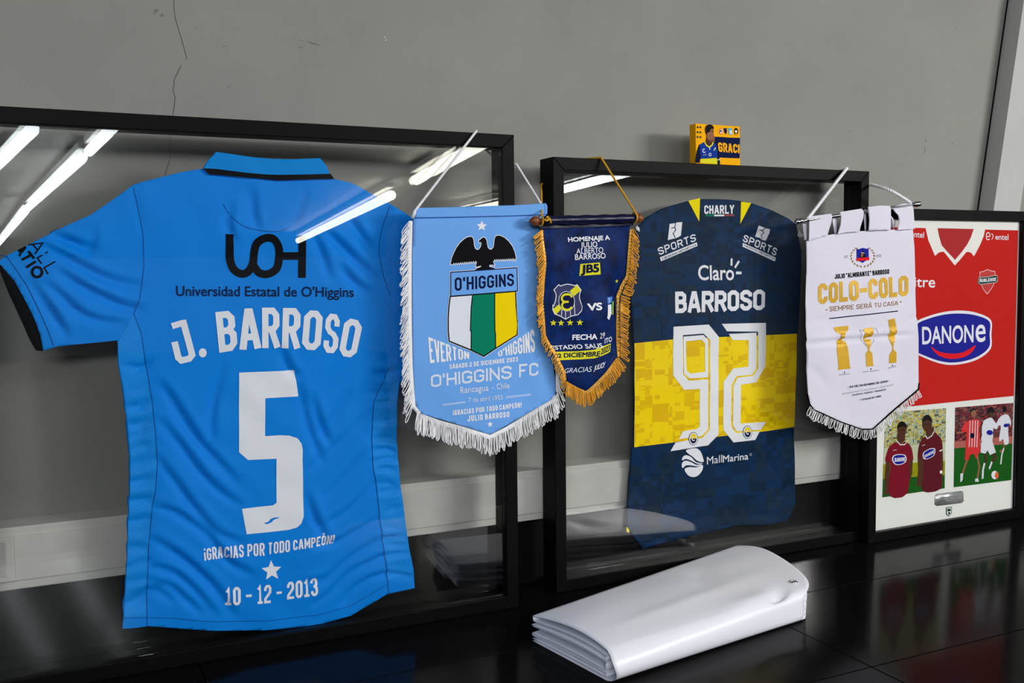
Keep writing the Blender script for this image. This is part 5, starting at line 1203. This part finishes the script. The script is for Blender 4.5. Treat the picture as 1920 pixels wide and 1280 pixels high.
p.line(k1((505, 860), (585, 848)), 1.2, M_GREYP, 0.0011).line(k1((745, 720), (770, 780)), 2.2, M_GREEN, 0.0011).line(k1((722, 770), (760, 710)), 1.5, M_WHITE, 0.0012).line(k1((792, 960), (845, 950)), 1.4, M_WHITE, 0.0011)
# four small crests
p.poly(k1(ellipse(870, 385, 38, 60)), M_REDP, 0.0006).poly(k1(ellipse(870, 385, 28, 48)), M_WHITE, 0.0008).poly(k1(ellipse(866, 380, 16, 24)), M_NAVYINK, 0.001)
p.poly(k1((920, 322), (985, 322), (990, 390), (972, 450), (935, 405)), M_CARDNAVY, 0.0006).poly(k1((1008, 320), (1085, 320), (1100, 440), (1060, 462), (1025, 440)), mat('crest_cyan_print', (60, 170, 190)), 0.0006).poly(k1((1040, 370), (1085, 365), (1090, 435), (1060, 450), (1045, 435)), M_GREYTX, 0.0008)
p.poly(k1(ellipse(1172, 388, 40, 72)), M_HAIR, 0.0006).poly(k1(ellipse(1170, 390, 22, 26)), M_WHITE, 0.0008).poly(k1(ellipse(1172, 440, 18, 14)), M_ORANGE, 0.0009).poly(k1((1235, 335), (1258, 335), (1258, 385), (1240, 385)), mat('print_burnt_orange', (214, 104, 30)), 0.0006)
p.done(smooth=False)

# ================================================================== FOLDED VINYL BANNER on the table
root = empty('folded_banner', Matrix.Translation((0.23, -0.25, ZT)), 'folded white vinyl banner with a metal eyelet lying on the glossy black table', 'banner')
FLp = np.array([-0.016, -0.372]); BLp = np.array([-0.050, -0.160]); BRp = np.array([0.528, 0.002]); FRp = np.array([0.452, -0.297])
NA = 60
def right_end(bb):
    arc = [FRp, np.array([0.487, -0.262]), np.array([0.519, -0.185]), np.array([0.544, -0.09]), np.array([0.548, -0.035]), BRp]
    q = smooth_line(arc, 8); f = np.clip(bb, 0, 1) * (len(q) - 1); i = min(len(q) - 2, int(f)); t = f - i
    return np.array(q[i]) * (1 - t) + np.array(q[i + 1]) * t
def left_end(bb): return FLp + (BLp - FLp) * bb
zl = [0.0015, 0.0062, 0.0105, 0.0155, 0.0265, 0.031, 0.036, 0.0465]
prof = []
for i in range(17): prof.append((1.0 - i / 16 * 0.93, zl[0], 0.0))                     # bottom layer, back to front
for i in range(1, 9):
    a = -math.pi / 2 + math.pi * i / 9; prof.append((0.07 - 0.105 * math.cos(a), (zl[0] + zl[7]) / 2 + (zl[7] - zl[0]) / 2 * math.sin(a), 0.3 * i / 9))
for i in range(25): prof.append((0.07 + i / 24 * 0.93, zl[7], 1.0))                    # top layer, front to back
lay = [(7, 6, 1), (6, 5, 0), (5, 4, 1), (4, 3, 0), (3, 2, 1), (2, 1, 0)]
for a_, c_, back in lay:
    for j in range(1, 5):
        an = math.pi * j / 5; e = 0.016 * math.sin(an)
        prof.append(((1.0 if back else 0.09) + (e if back else -e), (zl[a_] + zl[c_]) / 2 + (zl[a_] - zl[c_]) / 2 * math.cos(an), c_ / 7.0))
    rng_ = [1.0 - 0.91 * i / 12 for i in range(13)] if back else [0.09 + 0.91 * i / 12 for i in range(13)]
    for bb in rng_: prof.append((bb, zl[c_], c_ / 7.0))
V = []; Fq = []
def bulge(a, bb, k):
    z = 0.014 * k * math.sin(math.pi * min(1, max(0, bb)) ** 0.8) * (1 - 0.25 * a) * (1.0 if k > .99 else 0.75)
    if k > 0.99:
        z -= 0.010 * math.exp(-(((a - 0.83) / 0.05) ** 2 + ((bb - 0.10) / 0.10) ** 2))
        z += 0.004 * math.exp(-(((a - 0.7) / 0.12) ** 2 + ((bb - 0.16) / 0.07) ** 2))
        z -= 0.004 * math.exp(-(((a - 0.62) / 0.05) ** 2 + ((bb - 0.62) / 0.14) ** 2))
        z += 0.0025 * math.exp(-((bb - 0.30 - .15 * a) / 0.05) ** 2) * math.sin(math.pi * a)
    return z
for bi, (bb, z, k) in enumerate(prof):
    for ai in range(NA + 1):
        a = ai / NA
        jig = (0.004 * math.sin(k * 23.0)) if k not in (0.0, 1.0) else 0
        P = left_end(bb) * (1 - a) + right_end(bb) * a
        dirn = right_end(bb) - left_end(bb); dirn = dirn / np.linalg.norm(dirn)
        P = P + dirn * (jig * max(0, 1 - a / 0.15) - (0.006 * (1 - k) + abs(jig)) * max(0, (a - 0.85) / 0.15))
        zz = z + bulge(a, bb, k) + 0.0
        if k == 1.0 or 0 < k <= 0.3: zz *= (1 + 0.10 * a)
        V.append((P[0] - 0.23, P[1] + 0.25, zz))
for bi in range(len(prof) - 1):
    for ai in range(NA):
        n = bi * (NA + 1) + ai
        Fq.append((n, n + 1, n + NA + 2, n + NA + 1))
o = link_mesh('banner_sheet', V, Fq, [M_TARP], root, smooth=True)
sm = o.modifiers.new('thickness', 'SOLIDIFY'); sm.thickness = 0.0011; sm.offset = 0
# eyelet
from mathutils.bvhtree import BVHTree
bv = BVHTree.FromPolygons([Vector(v) for v in V], Fq)
r_ = FW + RT * (1487.5 - 960) / FPX + UP * (640 - 1091.5) / FPX
hit = bv.ray_cast(Vector(CAM - np.array([0.23, -0.25, ZT])), Vector(r_).normalized())
P = np.array(hit[0]) + np.array([0, 0, 0.001]) if hit[0] else np.array([0.25, 0.03, 0.06])
b = MB()
b.tube([(P[0] + 0.0066 * math.cos(t), P[1] + 0.0066 * math.sin(t), P[2]) for t in [2 * math.pi * i / 24 for i in range(24)]], 0.0021, 8, closed=True)
ey = b.build('eyelet', M_CHROME, root, smooth=True)
b = MB(); b.tube([(P[0], P[1], P[2] - .0012), (P[0], P[1], P[2] - .0002)], 0.0058, 20); b.build('eyelet_hole', M_BLACK, ey)
